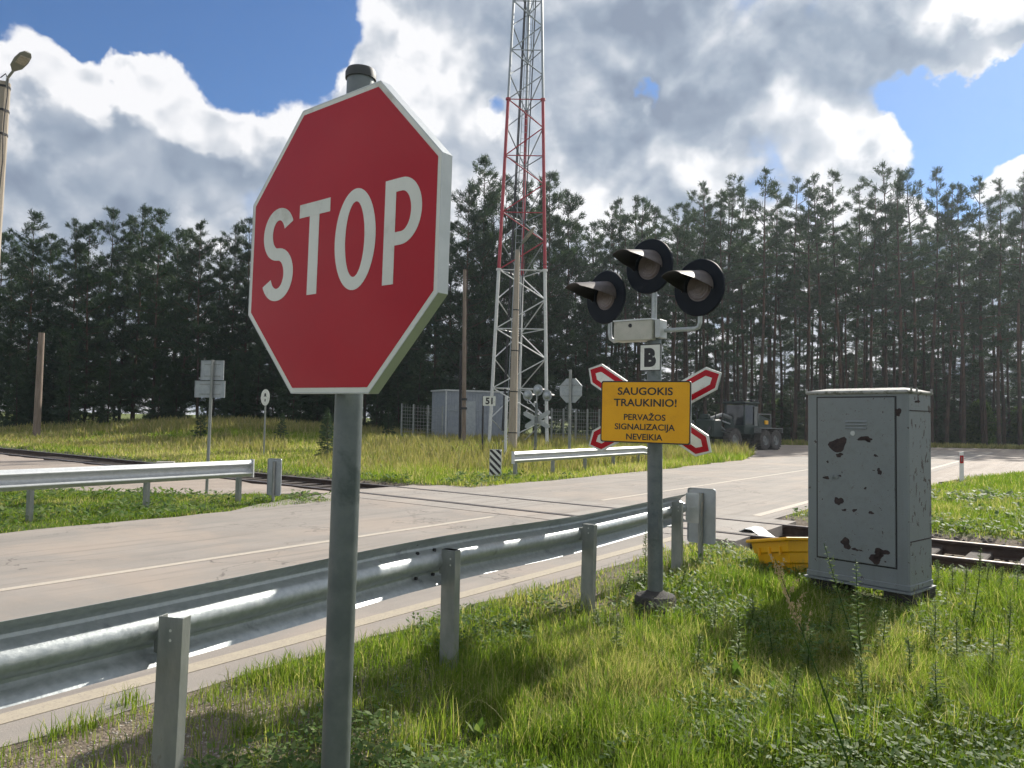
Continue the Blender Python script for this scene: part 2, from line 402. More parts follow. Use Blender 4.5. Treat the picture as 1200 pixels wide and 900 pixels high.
# ground sheet
def axis(lo, hi, core, d, grow):
    a = [0.0]
    p = [];x = 0.0; st = d
    while x < hi:
        if x > core: st *= grow
        x += st; p.append(x)
    q = []; x = 0.0; st = d
    while x > lo:
        if x < -core: st *= grow
        x -= st; q.append(x)
    return np.array(q[::-1] + a + p)
ax = axis(-1800, 1800, 16, .16, 1.05); ay = axis(-60, 2500, 24, .16, 1.04)
ax = ax + 0; 
XX, YY = np.meshgrid(ax, ay); ZZ = Hg(XX.ravel(), YY.ravel())
nx, ny = len(ax), len(ay)
idx = np.arange(nx * ny).reshape(ny, nx)
Fq = np.stack([idx[:-1, :-1], idx[:-1, 1:], idx[1:, 1:], idx[1:, :-1]], -1).reshape(-1, 4)
def groundmat():
    m = bpy.data.materials.new('soil_and_moss'); m.use_nodes = True; t = NT(m.node_tree); p = t.n['Principled BSDF']
    g = t.n.new('ShaderNodeNewGeometry'); v = g.outputs['Position']
    at = t.n.new('ShaderNodeAttribute'); at.attribute_name = 'tint'       # how bare the soil is
    sand = t.mix(t.noise(v, 30, 6, .7), (.125, .098, .07), (.27, .225, .175))
    vo = t.n.new('ShaderNodeTexVoronoi'); t.l.new(v, vo.inputs['Vector']); vo.inputs['Scale'].default_value = 55
    peb = t.mr(t.noise(v, 9, 3), .5, .62)
    sand = t.mix(t.math('MULTIPLY', t.mr(vo.outputs['Distance'], .15, .35, 1, 0), peb), sand, t.mix(.75, vo.outputs['Color'], (.36, .33, .29)))
    green = t.mix(t.noise(v, 5, 6, .6), (.05, .075, .018), (.10, .115, .035))
    far = t.mix(t.noise(v, .15, 6, .6), (.09, .13, .03), (.14, .15, .05))
    cd_ = t.n.new('ShaderNodeVectorMath'); cd_.operation = 'LENGTH'; t.l.new(v, cd_.inputs[0])
    green = t.mix(t.mr(cd_.outputs['Value'], 12, 45), green, far)
    f = t.math('ADD', at.outputs['Fac'], t.mr(t.noise(v, 6, 8, .7), 0, 1, -.45, .45), clamp=True)
    t.l.new(t.mix(t.mr(f, .35, .65), green, sand), p.inputs['Base Color']); p.inputs['Roughness'].default_value = .95
    p.inputs['Specular IOR Level'].default_value = .2
    b = t.n.new('ShaderNodeBump'); b.inputs['Strength'].default_value = .7; b.inputs['Distance'].default_value = .03
    t.l.new(t.math('ADD', t.noise(v, 25, 8, .7), t.math('MULTIPLY', vo.outputs['Distance'], -.5)), b.inputs['Height']); t.l.new(b.outputs[0], p.inputs['Normal'])
    return m
def bareness(x, y):
    s, t_ = st_of(x, y); rd = rail_d(x, y)
    b = sst(2.0, 3.7, t_) * (1 - sst(4.6, 5.2, t_)) * .46
    b = b + .24 * sst(4.2, 1.5, s) * sst(1.9, 2.9, t_)
    b = np.maximum(b, (1 - sst(1.5, 2.6, np.abs(rd))) * .9)
    b = np.maximum(b, .8 * sst(1.4, .4, np.hypot(s - 10, t_ - 2.8)))
    b = b * np.where(s > 14, .5, 1)
    b = np.maximum(b, .85 * (np.hypot(s - 12, t_ - 11.7) < 0))
    return np.clip(b + .5 * (fbm(x, y, .8, 21) - .5), 0, 1)
tint = bareness(XX.ravel(), YY.ravel())
go = npmesh('ground', np.stack([XX.ravel(), YY.ravel(), ZZ], -1), [Fq], groundmat(), tint, smooth=True); tag(go, kind='structure')

# road
def sheet(name, P, z, m, jit=0.0, dens=.5, kind='structure', thick=.05, seed=1):
    pts = []; n = len(P); rr = random.Random(seed)
    for i in range(n):
        a = Vector((*P[i], 0)); b = Vector((*P[(i + 1) % n], 0)); k = max(1, int((b - a).length / dens)) if jit else 1
        nn = Vector((-(b - a).y, (b - a).x, 0)).normalized()
        for j in range(k):
            q = a.lerp(b, j / k) + nn * rr.uniform(-jit, jit); pts.append((q.x, q.y))
    mb = MB(); mb.prism(pts, z - thick, z); o = mb.build(name, m)
    tag(o, kind=kind); return o
def roadmat(name, ca, cb, cc, streak=True, lw=.5):
    m = bpy.data.materials.new(name); m.use_nodes = True; t = NT(m.node_tree); p = t.n['Principled BSDF']
    g = t.n.new('ShaderNodeNewGeometry'); v = g.outputs['Position']
    rot = t.n.new('ShaderNodeVectorRotate'); rot.rotation_type = 'Z_AXIS'; t.l.new(v, rot.inputs['Vector']); rot.inputs['Angle'].default_value = TH
    rv = rot.outputs[0]                                # x = -t, y = s
    st = t.vm('MULTIPLY', rv, (2.6, .12, 1))
    c = t.mix(t.mr(t.noise(v, .9, 8, .6), .35, .65), ca, cb)
    c = t.mix(t.math('MULTIPLY', t.mr(t.noise(st, 1.0, 7, .6), .42, .66), .75), c, cc)
    c = t.mix(t.math('MULTIPLY', t.mr(t.noise(v, 120, 4, .7), .4, .75), .35), c, (.12, .105, .09))
    c = t.mix(t.math('MULTIPLY', t.mr(t.noise(v, 45, 3, .6), .62, .7), .5), c, (.42, .38, .33))
    dirt = t.noise(v, .35, 7, .65, .4)
    c = t.mix(t.math('MULTIPLY', t.mr(dirt, .50, .62), .6), c, (.36, .295, .24))
    c = t.mix(t.math('MULTIPLY', t.mr(t.noise(st, 2.3, 6, .6), .55, .7), .5), c, (.165, .145, .13))
    # hairline cracks
    vo = t.n.new('ShaderNodeTexVoronoi'); vo.feature = 'DISTANCE_TO_EDGE'
    wv = t.noise(v, 1.5, 5, .6, out=1)
    t.l.new(t.vm('ADD', t.vm('MULTIPLY', rv, (.35, .35, 1)), t.vm('SCALE', wv, sc_=.5)), vo.inputs['Vector']); vo.inputs['Scale'].default_value = 1.1
    ck = t.math('MULTIPLY', t.mr(vo.outputs['Distance'], .0, .009, 1, 0), t.mr(t.noise(v, .8, 2), .42, .55))
    c = t.mix(t.math('MULTIPLY', ck, .7), c, (.06, .05, .045))
    t.l.new(c, p.inputs['Base Color']); p.inputs['Roughness'].default_value = .85; p.inputs['Specular IOR Level'].default_value = .35
    b = t.n.new('ShaderNodeBump'); b.inputs['Strength'].default_value = .35; b.inputs['Distance'].default_value = .01
    t.l.new(t.noise(v, 90, 6, .7), b.inputs['Height']); t.l.new(b.outputs[0], p.inputs['Normal'])
    return m
roadm = roadmat('worn_road_surface', (.275, .245, .215), (.335, .30, .265), (.24, .225, .205))
gravm = roadmat('dusty_gravel', (.30, .255, .215), (.38, .325, .28), (.24, .20, .165))
def pasts(lst, z, name, m, jit=0, dens=.5, seed=1, thick=.05): return sheet(name, [P2(ST(s, t_)) for s, t_ in lst], z, m, jit, dens, seed=seed, thick=thick)
# the crossing: railway between rails and beside them is cut out of the road by splitting it in two sheets
def s_at(t_, off):   # s on the line parallel to the track, off metres beyond its centre
    a = ST(0, t_); dn = RN.dot(U); return (off - (a - RC).dot(RN)) / dn
CR0, CR1 = -1.42, 1.42
near_pts = [(-14, ROADN)] + [(s, ROADN + rnd.uniform(-.05, .03)) for s in np.arange(-13.5, s_at(ROADN, CR0) - .2, .35)] + [(s_at(ROADN, CR0), ROADN), (s_at(ROADF + 1.2, CR0), ROADF + 1.2), (8.6, ROADF + .6)] + \
           [(s, ROADF + rnd.uniform(-.06, .08)) for s in np.arange(7.6, -13.5, -.5)] + [(-14, ROADF)]
pasts(near_pts, 0.0, 'road', roadm)
far_pts = [(s_at(ROADN, CR1), ROADN), (60, ROADN), (60, ROADF)] + [(s, ROADF + rnd.uniform(-.08, .08)) for s in np.arange(58, 17, -.6)] + [(15.6, ROADF + .3), (s_at(ROADF + 1.2, CR1), ROADF + 1.2)]
pasts(far_pts, 0.0, 'road', roadm)
sheet('yard_gravel', YARD, -.012, gravm, .12, .6, seed=4)
sheet('far_gravel', FAR, -.006, gravm, .2, .8, seed=5)
# painted lines, 4 mm proud
def paint(cw, cy, wear):
    m = bpy.data.materials.new('road_paint'); m.use_nodes = True; t = NT(m.node_tree); p = t.n['Principled BSDF']
    g = t.n.new('ShaderNodeNewGeometry'); v = g.outputs['Position']
    c = t.mix(t.mr(t.noise(v, 12, 8, .7), .3, .7), cw, cy)
    c = t.mix(t.mr(t.noise(v, 60, 6, .75), .5, .62, 0, wear), c, (.26, .225, .19))
    t.l.new(c, p.inputs['Base Color']); p.inputs['Roughness'].default_value = .8; return m
pw = paint((.50, .45, .38), (.42, .36, .29), .5); py_ = paint((.42, .365, .27), (.36, .31, .24), .7)
CL = 7.76
for a, b, t_, w, m in ((-14, s_at(CL, CR0 - .35), CL, .11, pw), (s_at(CL, CR1 + .4), 60, CL, .11, pw), (-14, s_at(4.5, CR0 - .1), 4.52, .15, py_), (s_at(4.5, CR1 + .25), 60, 4.52, .16, pw)):
    pasts([(a, t_ - w / 2), (b, t_ - w / 2), (b, t_ + w / 2), (a, t_ + w / 2)], .004, 'road_marking', m, thick=.003)
# concrete crossing panels (between and beside the rails), with flangeway gaps
RT = .02
def rpanel(o0, o1, t0, t1, z=.0, m=None, name='crossing_panel'):
    P = [P2(ST(s_at(t0, o0), t0)), P2(ST(s_at(t1, o0), t1)), P2(ST(s_at(t1, o1), t1)), P2(ST(s_at(t0, o1), t0))]
    return sheet(name, P, z, m or panelm, thick=.16)
panelm = roadmat('crossing_concrete', (.31, .285, .255), (.37, .34, .305), (.26, .235, .21))
G2 = .76
for i in range(5):
    a = 3.75 + i * 1.8 + .004; b = a + 1.792
    rpanel(-G2 + .10, G2 - .10, a, b, .012 + .0015 * (i % 2))
    rpanel(CR0 + .01, -G2 - .06, a, b, .006)
    rpanel(G2 + .06, CR1 - .01, a, b, .006)
# rails
def rail(off):
    prof = [(-.065, -.18), (.065, -.18), (.065, -.168), (.012, -.15), (.010, -.05), (.036, -.04), (.036, -.008), (.028, 0), (-.028, 0), (-.036, -.008), (-.036, -.04), (-.010, -.05), (-.012, -.15), (-.065, -.168)]
    mb = MB(); a = RC + RN * off - RD * 60; b = RC + RN * off + RD * 130
    n = len(prof)
    for q in (a, b):
        for (o_, z) in prof: mb.v.append(tuple(q + RN * o_ + Vector((0, 0, z + RT))))
    for i in range(n):
        j = (i + 1) % n; mb.f.append((i, j, n + j, n + i)); mb.m.append(1 if i in (6, 7, 8) else 0)
    o = mb.build('rail', [railm, railtop]); return tag(o, ('far' if off > 0 else 'near') + ' steel rail of the railway track, rusty brown side and worn bright head', 'rail')
rail(G2); rail(-G2)
# sleepers
slm = mat('sleeper_timber', (.045, .036, .03), (.08, .065, .055), 5, .9, 0, .3)
sp = MB().box((0, 0, -.10), (.26, 2.5, .14), ch=.015)
first = None
for k in range(-16, 46):
    p = RC + RD * (k * .6)
    s_, t_ = st_of(p.x, p.y)
    if 3.2 < t_ < 13.2: continue
    if first is None: first = sp.build('sleeper', slm); o = first
    else: o = first.copy(); COL.objects.link(o)
    o.location = (p.x, p.y, -.055); o.rotation_euler = (0, 0, math.atan2(RD.y, RD.x))
    tag(o, 'dark timber sleeper lying under the two rails of the track', 'sleeper', 'sleepers under the railway track')
#@@PART2@@
def pm(o):
    m = o.matrix_basis.copy()
    return pm(o.parent) @ m if o.parent is not None else m
def wb(mb, name, mats, parent, **k):            # geometry given in world metres, stored in the thing's own frame
    inv = pm(parent).inverted(); mb.v = [tuple(inv @ Vector(p)) for p in mb.v]
    return mb.build(name, mats, parent, **k)
def ngon(r, n, rot=0.0): return [(r * math.cos(2 * math.pi * k / n + rot), r * math.sin(2 * math.pi * k / n + rot)) for k in range(n)]
def octo(w):
    r = w / 2 / math.cos(math.pi / 8); return ngon(r, 8, math.pi / 8)
def ringpoly(mb, outer, inner, z0, z1, mi=0, M=None, closed=True):
    n = len(outer); vs = [(x, y, z1) for x, y in outer] + [(x, y, z1) for x, y in inner] + [(x, y, z0) for x, y in outer] + [(x, y, z0) for x, y in inner]
    fs = []
    for i in range(n if closed else n - 1):
        j = (i + 1) % n
        fs += [(i, j, n + j, n + i), (2 * n + i, 2 * n + j, j, i), (n + i, n + j, 3 * n + j, 3 * n + i), (3 * n + i, 3 * n + j, 2 * n + j, 2 * n + i)]
    if not closed:
        fs += [(0, n, 3 * n, 2 * n), (n - 1, 3 * n - 1, 4 * n - 1, 2 * n - 1)]
    mb.add(vs, fs, mi, M)

# ------------------------------------------------------------------ stop sign
yaw = R(-39.67); pc = Vector((-.4226, 1.7814, 2.0052))
pole_top = D(423, 88, 1.845); pole_mid = D(408, 460, 1.845); pole_bot = D(393, 900, 1.86)
dirp = (pole_bot - pole_top); pb = pole_top + dirp * ((0 - pole_top.z) / dirp.z)
ss = thing('stop_sign', pb, 'red octagonal stop sign with white lettering on a leaning grey pole in the foreground', 'stop sign', yaw)
dn = (pb - pole_top).normalized()
mb = MB().tube([pb + dn * .3, pole_top], .0335, 24); wb(mb, 'pole', galv_d, ss, smooth=True)
mb = MB().tube([pole_top + dn * .012, pole_top - dn * .004, pole_top - dn * .012, pole_top - dn * .014], [.0375, .0375, .034, .02], 24); wb(mb, 'cap', capm, ss, smooth=True)
MP = Matrix.Translation(pc) @ Matrix.Rotation(yaw, 4, 'Z') @ Matrix.Rotation(R(-.57), 4, 'X') @ PL @ Matrix.Rotation(R(-.45), 4, 'Z')
def wmb(mb, M): mb.v = [tuple(M @ Vector(p)) for p in mb.v]; return mb
mb = MB(); mb.prism(octo(.700), -.0265, -.0008); ringpoly(mb, octo(.703), octo(.697), -.028, .0005)
plate = wb(wmb(mb, MP), 'sign_plate', rimm, ss)
mb = MB(); mb.prism(octo(.6965), -.0006, .0003); wb(wmb(mb, MP), 'white_border', whitem, plate if False else ss)
mb = MB(); mb.prism(octo(.676), .0004, .0010); wb(wmb(mb, MP), 'red_face', redm, ss)
def arc(cx, cy, rx, ry, a0, a1, n=28): return [(cx + rx * math.cos(R(a0 + (a1 - a0) * i / n)), cy + ry * math.sin(R(a0 + (a1 - a0) * i / n))) for i in range(n + 1)]
def stroke(mb, pts, w, z0, z1, wy=None):
    o_, i_ = [], []
    for k in range(len(pts)):
        a = Vector(pts[max(k - 1, 0)]); b = Vector(pts[min(k + 1, len(pts) - 1)]); tg = (b - a).normalized(); nn = Vector((-tg.y, tg.x))
        ww = w if wy is None else math.sqrt((w * nn.x) ** 2 + (wy * nn.y) ** 2)
        p = Vector(pts[k]); o_.append(tuple(p + nn * ww / 2)); i_.append(tuple(p - nn * ww / 2))
    ringpoly(mb, o_, i_, z0, z1, closed=False)
Z0, Z1 = .0011, .0017
mb = MB(); cx = -.226
stroke(mb, arc(cx, .0515, .046, .0515, 22, 262, 30) + arc(cx, -.0515, .048, .0515, 82, -158, 30), .040, Z0, Z1, .031)
mb.prism([(-.139, .079), (-.018, .079), (-.018, .112), (-.139, .112)], Z0, Z1); mb.prism([(-.0970, -.114), (-.0590, -.114), (-.0590, .0788), (-.0970, .0788)], Z0, Z1)
ringpoly(mb, arc(.0775, 0, .0725, .117, 0, 360, 48)[:-1], arc(.0775, 0, .0345, .087, 0, 360, 48)[:-1], Z0, Z1)
mb.prism([(.178, -.116), (.2135, -.116), (.2135, .115), (.178, .115)], Z0, Z1)
oo = [(.2137, .115)] + arc(.232, .0415, .064, .0735, 90, -90, 26) + [(.2137, -.032)]
ii = [(.2137, .086)] + arc(.232, .0415, .031, .0445, 90, -90, 26) + [(.2137, -.003)]
ringpoly(mb, oo, ii, Z0, Z1, closed=False)
wb(wmb(mb, MP), 'lettering', whitem, ss)
# two clamps behind the plate
for z in (1.84, 2.17):
    q = pole_top + dn * ((pole_top.z - z) / -dn.z) if False else pole_top.lerp(pb, (pole_top.z - z) / pole_top.z)
    mb = MB().tube([q - Vector((0, 0, .015)), q + Vector((0, 0, .015))], .0365, 20); mb.box((0, 0, 0), (.16, .02, .03), M=Matrix.Translation(q + Vector((-.02, -.03, 0))) @ Matrix.Rotation(yaw, 4, 'Z'))
    wb(mb, 'clamp', rimm, ss)

# ------------------------------------------------------------------ level crossing signal
SG = D(768, 700, 6.7); SG.z = 0
sgl = thing('crossing_signal', SG, 'level crossing signal with three black lamps, red edged cross and yellow board on its post', 'railway signal', R(-36.3))
SR = Matrix.Rotation(0, 4, 'Z')
mb = MB()
prof = [(.175, -.1), (.178, .09), (.165, .115), (.10, .135), (.072, .155)]
mb.tube([(0, 0, z) for r, z in prof], [r for r, z in prof], 24); mb.build('foot', concd, sgl, smooth=True)
lx = -.035  # the post leans a little
mb = MB().tube([(0, 0, .12), (-.018, 0, 1.4), (lx, 0, 2.42)], [.066, .065, .062], 24); mb.box((.02, -.066, .72), (.07, .012, .24)); mb.build('post', galv_d, sgl, smooth=True)
mb = MB().tube([(lx, 0.0, 2.3), (lx, 0, 2.9)], .024, 12); mb.build('upper_post', galv, sgl, smooth=True)
mb = MB().box((-.18, -.05, 2.40), (.37, .16, .175), ch=.006); bx_ = mb.build('junction_box', boxm, sgl)
mb = MB().box((-.18, -.05, 2.493), (.38, .17, .012)); mb.build('lid', rimm, bx_)
mb = MB().tube([(-.20, -.129, 2.445), (-.20, -.137, 2.445)], .017, 14); mb.build('lock', blackm, bx_)
mb = MB().box((.045, -.03, 2.41), (.05, .14, .16), ch=.004); mb.build('bracket_plate', zinc_lt, sgl)
hz_l, hz_r, hz_t = 2.735, 2.745, 2.975
mb = MB().tube([(-.36, 0, 2.34), (-.43, 0, 2.33), (-.465, .0, 2.355), (-.475, .0, 2.40), (-.475, .0, 2.55)], .019, 10); mb.build('arm', galv, sgl, smooth=True)
mb = MB().tube([(.06, 0, 2.40), (.34, 0, 2.40), (.375, 0, 2.41), (.39, 0, 2.45), (.39, 0, 2.6)], .019, 10); mb.build('arm', galv, sgl, smooth=True)
def head(x, z, az, nm='lamp_head'):
    rz = -R(az - 36.3); M = Matrix.Translation((x, -.03, z)) @ Matrix.Rotation(rz, 4, 'Z') @ PL     # local z -> towards the driver
    mb = MB()
    def lathe(pts, n=40, mi=0, closed_end=False):
        vs = []; fs = []
        for (r, h) in pts:
            for k in range(n): a = 2 * math.pi * k / n; vs.append((r * math.cos(a), r * math.sin(a), h))
        for i in range(len(pts) - 1):
            for k in range(n): fs.append((i * n + k, i * n + (k + 1) % n, (i + 1) * n + (k + 1) % n, (i + 1) * n + k))
        return vs, fs
    vs, fs = lathe([(.125, -.004), (.236, .0), (.243, -.006), (.245, -.02), (.241, -.02), (.236, -.005), (.125, -.009)]); mb.add(vs, fs)
    h = mb.build(nm, darkblue, sgl, smooth=True, M=M)
    mb = MB(); vs, fs = lathe([(.0001, -.19), (.07, -.185), (.12, -.15), (.14, -.08), (.142, -.01), (.118, -.008)]); mb.add(vs, fs); mb.build('housing', darkblue, h, smooth=True)
    mb = MB(); vs, fs = lathe([(.118, -.012), (.110, -.012), (.108, -.006), (.098, -.009), (.095, -.003), (.075, -.004), (.072, .002), (.05, .001), (.047, .006), (.025, .005), (.022, .008), (.0001, .008)]); mb.add(vs, fs); mb.build('lens', lensm, h, smooth=True)
    mb = MB(); n = 36; q = 8; vs = []; fs = []
    for side in (0, 1):
        r = .146 - .003 * side
        for i in range(n + 1):
            ph = -100 + 200 * i / n; L = .025 + .375 * min(1.0, max(0.0, (92 - abs(ph)) / 52)) ** .85
            for j in range(q + 1):
                k = j / q * L; rr = r * (1 + .04 * j / q)
                vs.append((rr * math.sin(R(ph)), rr * math.cos(R(ph)) - .17 * k, k + .001))
    m_ = (n + 1) * (q + 1)
    for i in range(n):
        for j in range(q):
            a = i * (q + 1) + j; fs.append((a, a + q + 1, a + q + 2, a + 1))
    nf = len(fs); mb.add(vs, fs, 0)
    base = 0
    f2 = [tuple(v + m_ for v in f[::-1]) for f in fs]; mb.f += f2; mb.m += [1] * len(f2)
    for i in range(n): a = i * (q + 1) + q; mb.f.append((a, a + q + 1, a + q + 1 + m_, a + m_)); mb.m.append(0)
    for j in range(q):
        for a in (j, n * (q + 1) + j): mb.f.append((a, a + 1, a + 1 + m_, a + m_)); mb.m.append(0)
    mb.build('visor', [visorm, blackm], h, smooth=True)
    return h
head(-.515, hz_l, 52); head(.385, hz_r, 46); head(lx - .045, hz_t, 45)
# the diagonal cross, behind the yellow board
cb_o = Vector((0, -.075, 0))
def sgl_plane(px, py, yl=-.075):
    inv = pm(sgl).inverted(); o = inv @ Vector((0, 0, CH)); d = inv.to_3x3() @ ray(px, py); t_ = (yl - o.y) / d.y; q = o + d * t_; return Vector((q.x, q.z))
def arm(tipA, tipB, yl):
    a = sgl_plane(*tipA, yl); b = sgl_plane(*tipB, yl); c = (a + b) / 2; d = (b - a); L = d.length / 2; an = math.atan2(d.y, d.x)
    M = Matrix.Translation((c.x, yl, c.y)) @ PL @ Matrix.Rotation(an, 4, 'Z')
    def hexa(L, w, tp): return [(-L, 0), (-L + tp, -w / 2), (L - tp, -w / 2), (L, 0), (L - tp, w / 2), (-L + tp, w / 2)]
    mb = MB(); mb.prism(hexa(L, .205, .095), -.012, 0); p = mb.build('cross_arm', whitem, sgl, M=M)
    mb = MB(); ringpoly(mb, hexa(L - .019, .172, .083), hexa(L - .085, .082, .042), .0006, .0014); mb.build('red_band', redm, p)
    mb = MB(); ringpoly(mb, hexa(L + .002, .209, .095), hexa(L - .003, .199, .094), -.016, .002); mb.build('rim', rimm, p)
arm((690, 432), (833, 530), -.082); arm((690, 522), (845, 437), -.105)
# B plate
a = sgl_plane(750, 404, -.09); b = sgl_plane(774, 434, -.09); c = (a + b) / 2
MBp = Matrix.Translation((c.x, -.09, c.y)) @ PL
w_, h_ = (b - a).x, abs((b - a).y)
mb = MB(); mb.prism([(-w_/2, -h_/2), (w_/2, -h_/2), (w_/2, h_/2), (-w_/2, h_/2)], -.006, 0); bp = mb.build('letter_plate', whitem, sgl, M=MBp)
mb = MB(); rc = lambda W_, H_: [(-W_/2, -H_/2), (W_/2, -H_/2), (W_/2, H_/2), (-W_/2, H_/2)]
vs, fs, tw, th = text_mesh('B', .2, .014)
k = h_ * .72 / th; mb.add([(x * k * .92, y * k - 0.0, z * .5 + .0012) for x, y, z in vs], fs)
ys = [v[1] for v in mb.v]; off = (max(ys) + min(ys)) / 2; mb.v = [(x, y - off, z) for x, y, z in mb.v]
ringpoly(mb, rc(w_ + .004, h_ + .004), rc(w_ - .012, h_ - .012), .0006, .0014)
mb.build('letter', blackm, bp)
# yellow board
BC = Vector((1.146, 6.42, 0)); sc_b = 6.42 / 7.406; BC = Vector((1.282 * sc_b, 6.42, 1.6 + (1.697 - 1.6) * sc_b)); bw, bh = .9 * sc_b, .6 * sc_b
MBd = pm(sgl).inverted() @ Matrix.Translation(BC) @ Matrix.Rotation(R(-28.58), 4, 'Z') @ PL @ Matrix.Rotation(R(-.44), 4, 'Z')
def rrect(w, h, r, n=6):
    P = []
    for cx_, cy_, a0 in ((w/2 - r, h/2 - r, 0), (-w/2 + r, h/2 - r, 90), (-w/2 + r, -h/2 + r, 180), (w/2 - r, -h/2 + r, 270)):
        P += [(cx_ + r * math.cos(R(a0 + 90 * i / n)), cy_ + r * math.sin(R(a0 + 90 * i / n))) for i in range(n + 1)]
    return P
mb = MB(); mb.prism(rrect(bw, bh, .02), -.018, -.001); bd = mb.build('warning_board', rimm, sgl, M=MBd)
mb = MB(); mb.prism(rrect(bw - .016, bh - .016, .018), -.0008, .0004); mb.build('yellow_face', yelm, bd)
mb = MB(); ringpoly(mb, rrect(bw + .001, bh + .001, .02), rrect(bw - .020, bh - .020, .016), -.001, .0012)
for s_, cyf, hf, wf in (('SAUGOKIS', .335, .122, .615), ('TRAUKINIO!', .150, .122, .700), ('PERVAŽOS', -.085, .132, .465), ('SIGNALIZACIJA', -.240, .1, .670), ('NEVEIKIA', -.400, .1, .405)):
    vs, fs, tw, th = text_mesh(s_, .1, .0022)
    kx = bw * wf / tw; ky = bh * hf / th
    if s_ == 'PERVAŽOS': ky = bh * .1 / (.073 * 1.0)
    ysv = [v[1] for v in vs]; lo = min(ysv)
    hh = bh * (.122 if hf == .122 else .098)
    base = min(v[1] for v in vs)
    # cap height taken from the flat letters
    v0, f0, w0, h0 = text_mesh('E', .1, .0022); ky = hh / h0; yb = min(v[1] for v in v0)
    mb.add([(x * kx, (y - yb) * ky + bh * cyf - hh / 2, z * .5 + .0011) for x, y, z in vs], fs)
mb.build('lettering', blackm, bd)
for sx_ in (-.3, .3):
    pass
mb = MB(); mb.box((0, 0, 0), (.03, .03, .5), M=Matrix.Translation((lx + .0, -.075, 1.68))); mb.build('mounting_bar', galv, sgl)
for z in (1.52, 1.86): mb = MB().tube([(-.02, 0, z - .012), (-.02, 0, z + .012)], .068, 20); mb.build('clamp', galv, sgl)
# the same signal seen from behind across the line
def copy_signal(src, loc, rz, label, skip):
    c = src.copy(); COL.objects.link(c); c.location = loc; c.rotation_euler = (0, 0, rz); c['label'] = label; c['category'] = 'railway signal'
    for k in list(src.children):
        if k.name.split('.')[0] in skip: continue
        copy_tree(k, c)
    return c
q = D(627, 530, 33.0); q.z = hz(q.x, q.y) - .05
sg2 = copy_signal(sgl, q, R(180 - 36.3 + 12), 'level crossing signal seen from behind, three lamps over a grey cross, beyond the track', ('warning_board', 'letter_plate', 'foot', 'junction_box'))
for k in sg2.children:
    if k.name.startswith(('cross_arm', 'lamp_head')):
        for q_ in (k, *[c for c in k.children if c.name.startswith(('housing', 'rim'))]):
            q_.data = q_.data.copy(); q_.data.materials[0] = backm

# ------------------------------------------------------------------ relay cabinet
def cabmat():
    m = bpy.data.materials.new('flaking_cabinet_paint'); m.use_nodes = True; t = NT(m.node_tree); p = t.n['Principled BSDF']
    tc = t.n.new('ShaderNodeTexCoord'); v = tc.outputs['Object']
    at = t.n.new('ShaderNodeAttribute'); at.attribute_name = 'flake'
    c = t.mix(t.noise(v, 3, 8, .65), (.155, .175, .185), (.20, .225, .23))
    c = t.mix(t.math('MULTIPLY', t.mr(t.noise(t.vm('MULTIPLY', v, (9, 9, .6)), 1.5, 6, .6), .5, .7), .35), c, (.13, .14, .14))
    c = t.mix(t.math('MULTIPLY', t.mr(t.noise(v, 60, 3, .5), .66, .72), .6), c, (.10, .06, .045))
    sv = t.vm('MULTIPLY', v, (1, 1, .55))
    # chips: threshold of a noise, stronger on the weather side (local +x)
    g = t.n.new('ShaderNodeNewGeometry'); vt = t.n.new('ShaderNodeVectorTransform'); vt.vector_type = 'NORMAL'; vt.convert_from = 'WORLD'; vt.convert_to = 'OBJECT'
    t.l.new(g.outputs['Normal'], vt.inputs[0]); sx = t.n.new('ShaderNodeSeparateXYZ'); t.l.new(vt.outputs[0], sx.inputs[0])
    side = t.mr(sx.outputs[0], .5, .8)
    n = t.noise(sv, 16, 8, .62, .6)
    chip = t.mr(t.math('ADD', n, t.math('MULTIPLY', side, .075)), .655, .668)
    edge = t.mr(t.math('ADD', n, t.math('MULTIPLY', side, .075)), .64, .655)
    c = t.mix(t.math('MULTIPLY', edge, .6), c, (.30, .32, .32))
    c = t.mix(chip, c, t.mix(t.noise(v, 40, 4), (.028, .022, .022), (.06, .045, .04)))
    t.l.new(c, p.inputs['Base Color']); p.inputs['Roughness'].default_value = .55
    b = t.n.new('ShaderNodeBump'); b.inputs['Strength'].default_value = .3; b.inputs['Distance'].default_value = .01; b.invert = False
    t.l.new(t.math('ADD', t.math('MULTIPLY', chip, -1.0), t.math('MULTIPLY', t.noise(v, 90, 4), .25)), b.inputs['Height']); t.l.new(b.outputs[0], p.inputs['Normal'])
    return m
cabm = cabmat()
rustm = mat('exposed_rust_primer', (.022, .016, .017), (.05, .032, .03), 30, .85, 0, .3)
CW, CDp, CHh, CYAW = .946, .50, 1.76, R(-49.08)
cab = thing('relay_cabinet', Vector((2.895, 7.515, 0)), 'tall grey metal relay cabinet with flaking paint standing on blocks in the grass', 'relay cabinet', CYAW)
zb = .145
mb = MB().box((CW / 2, CDp / 2, zb + CHh / 2), (CW, CDp, CHh), ch=.012); body = mb.build('body', cabm, cab)
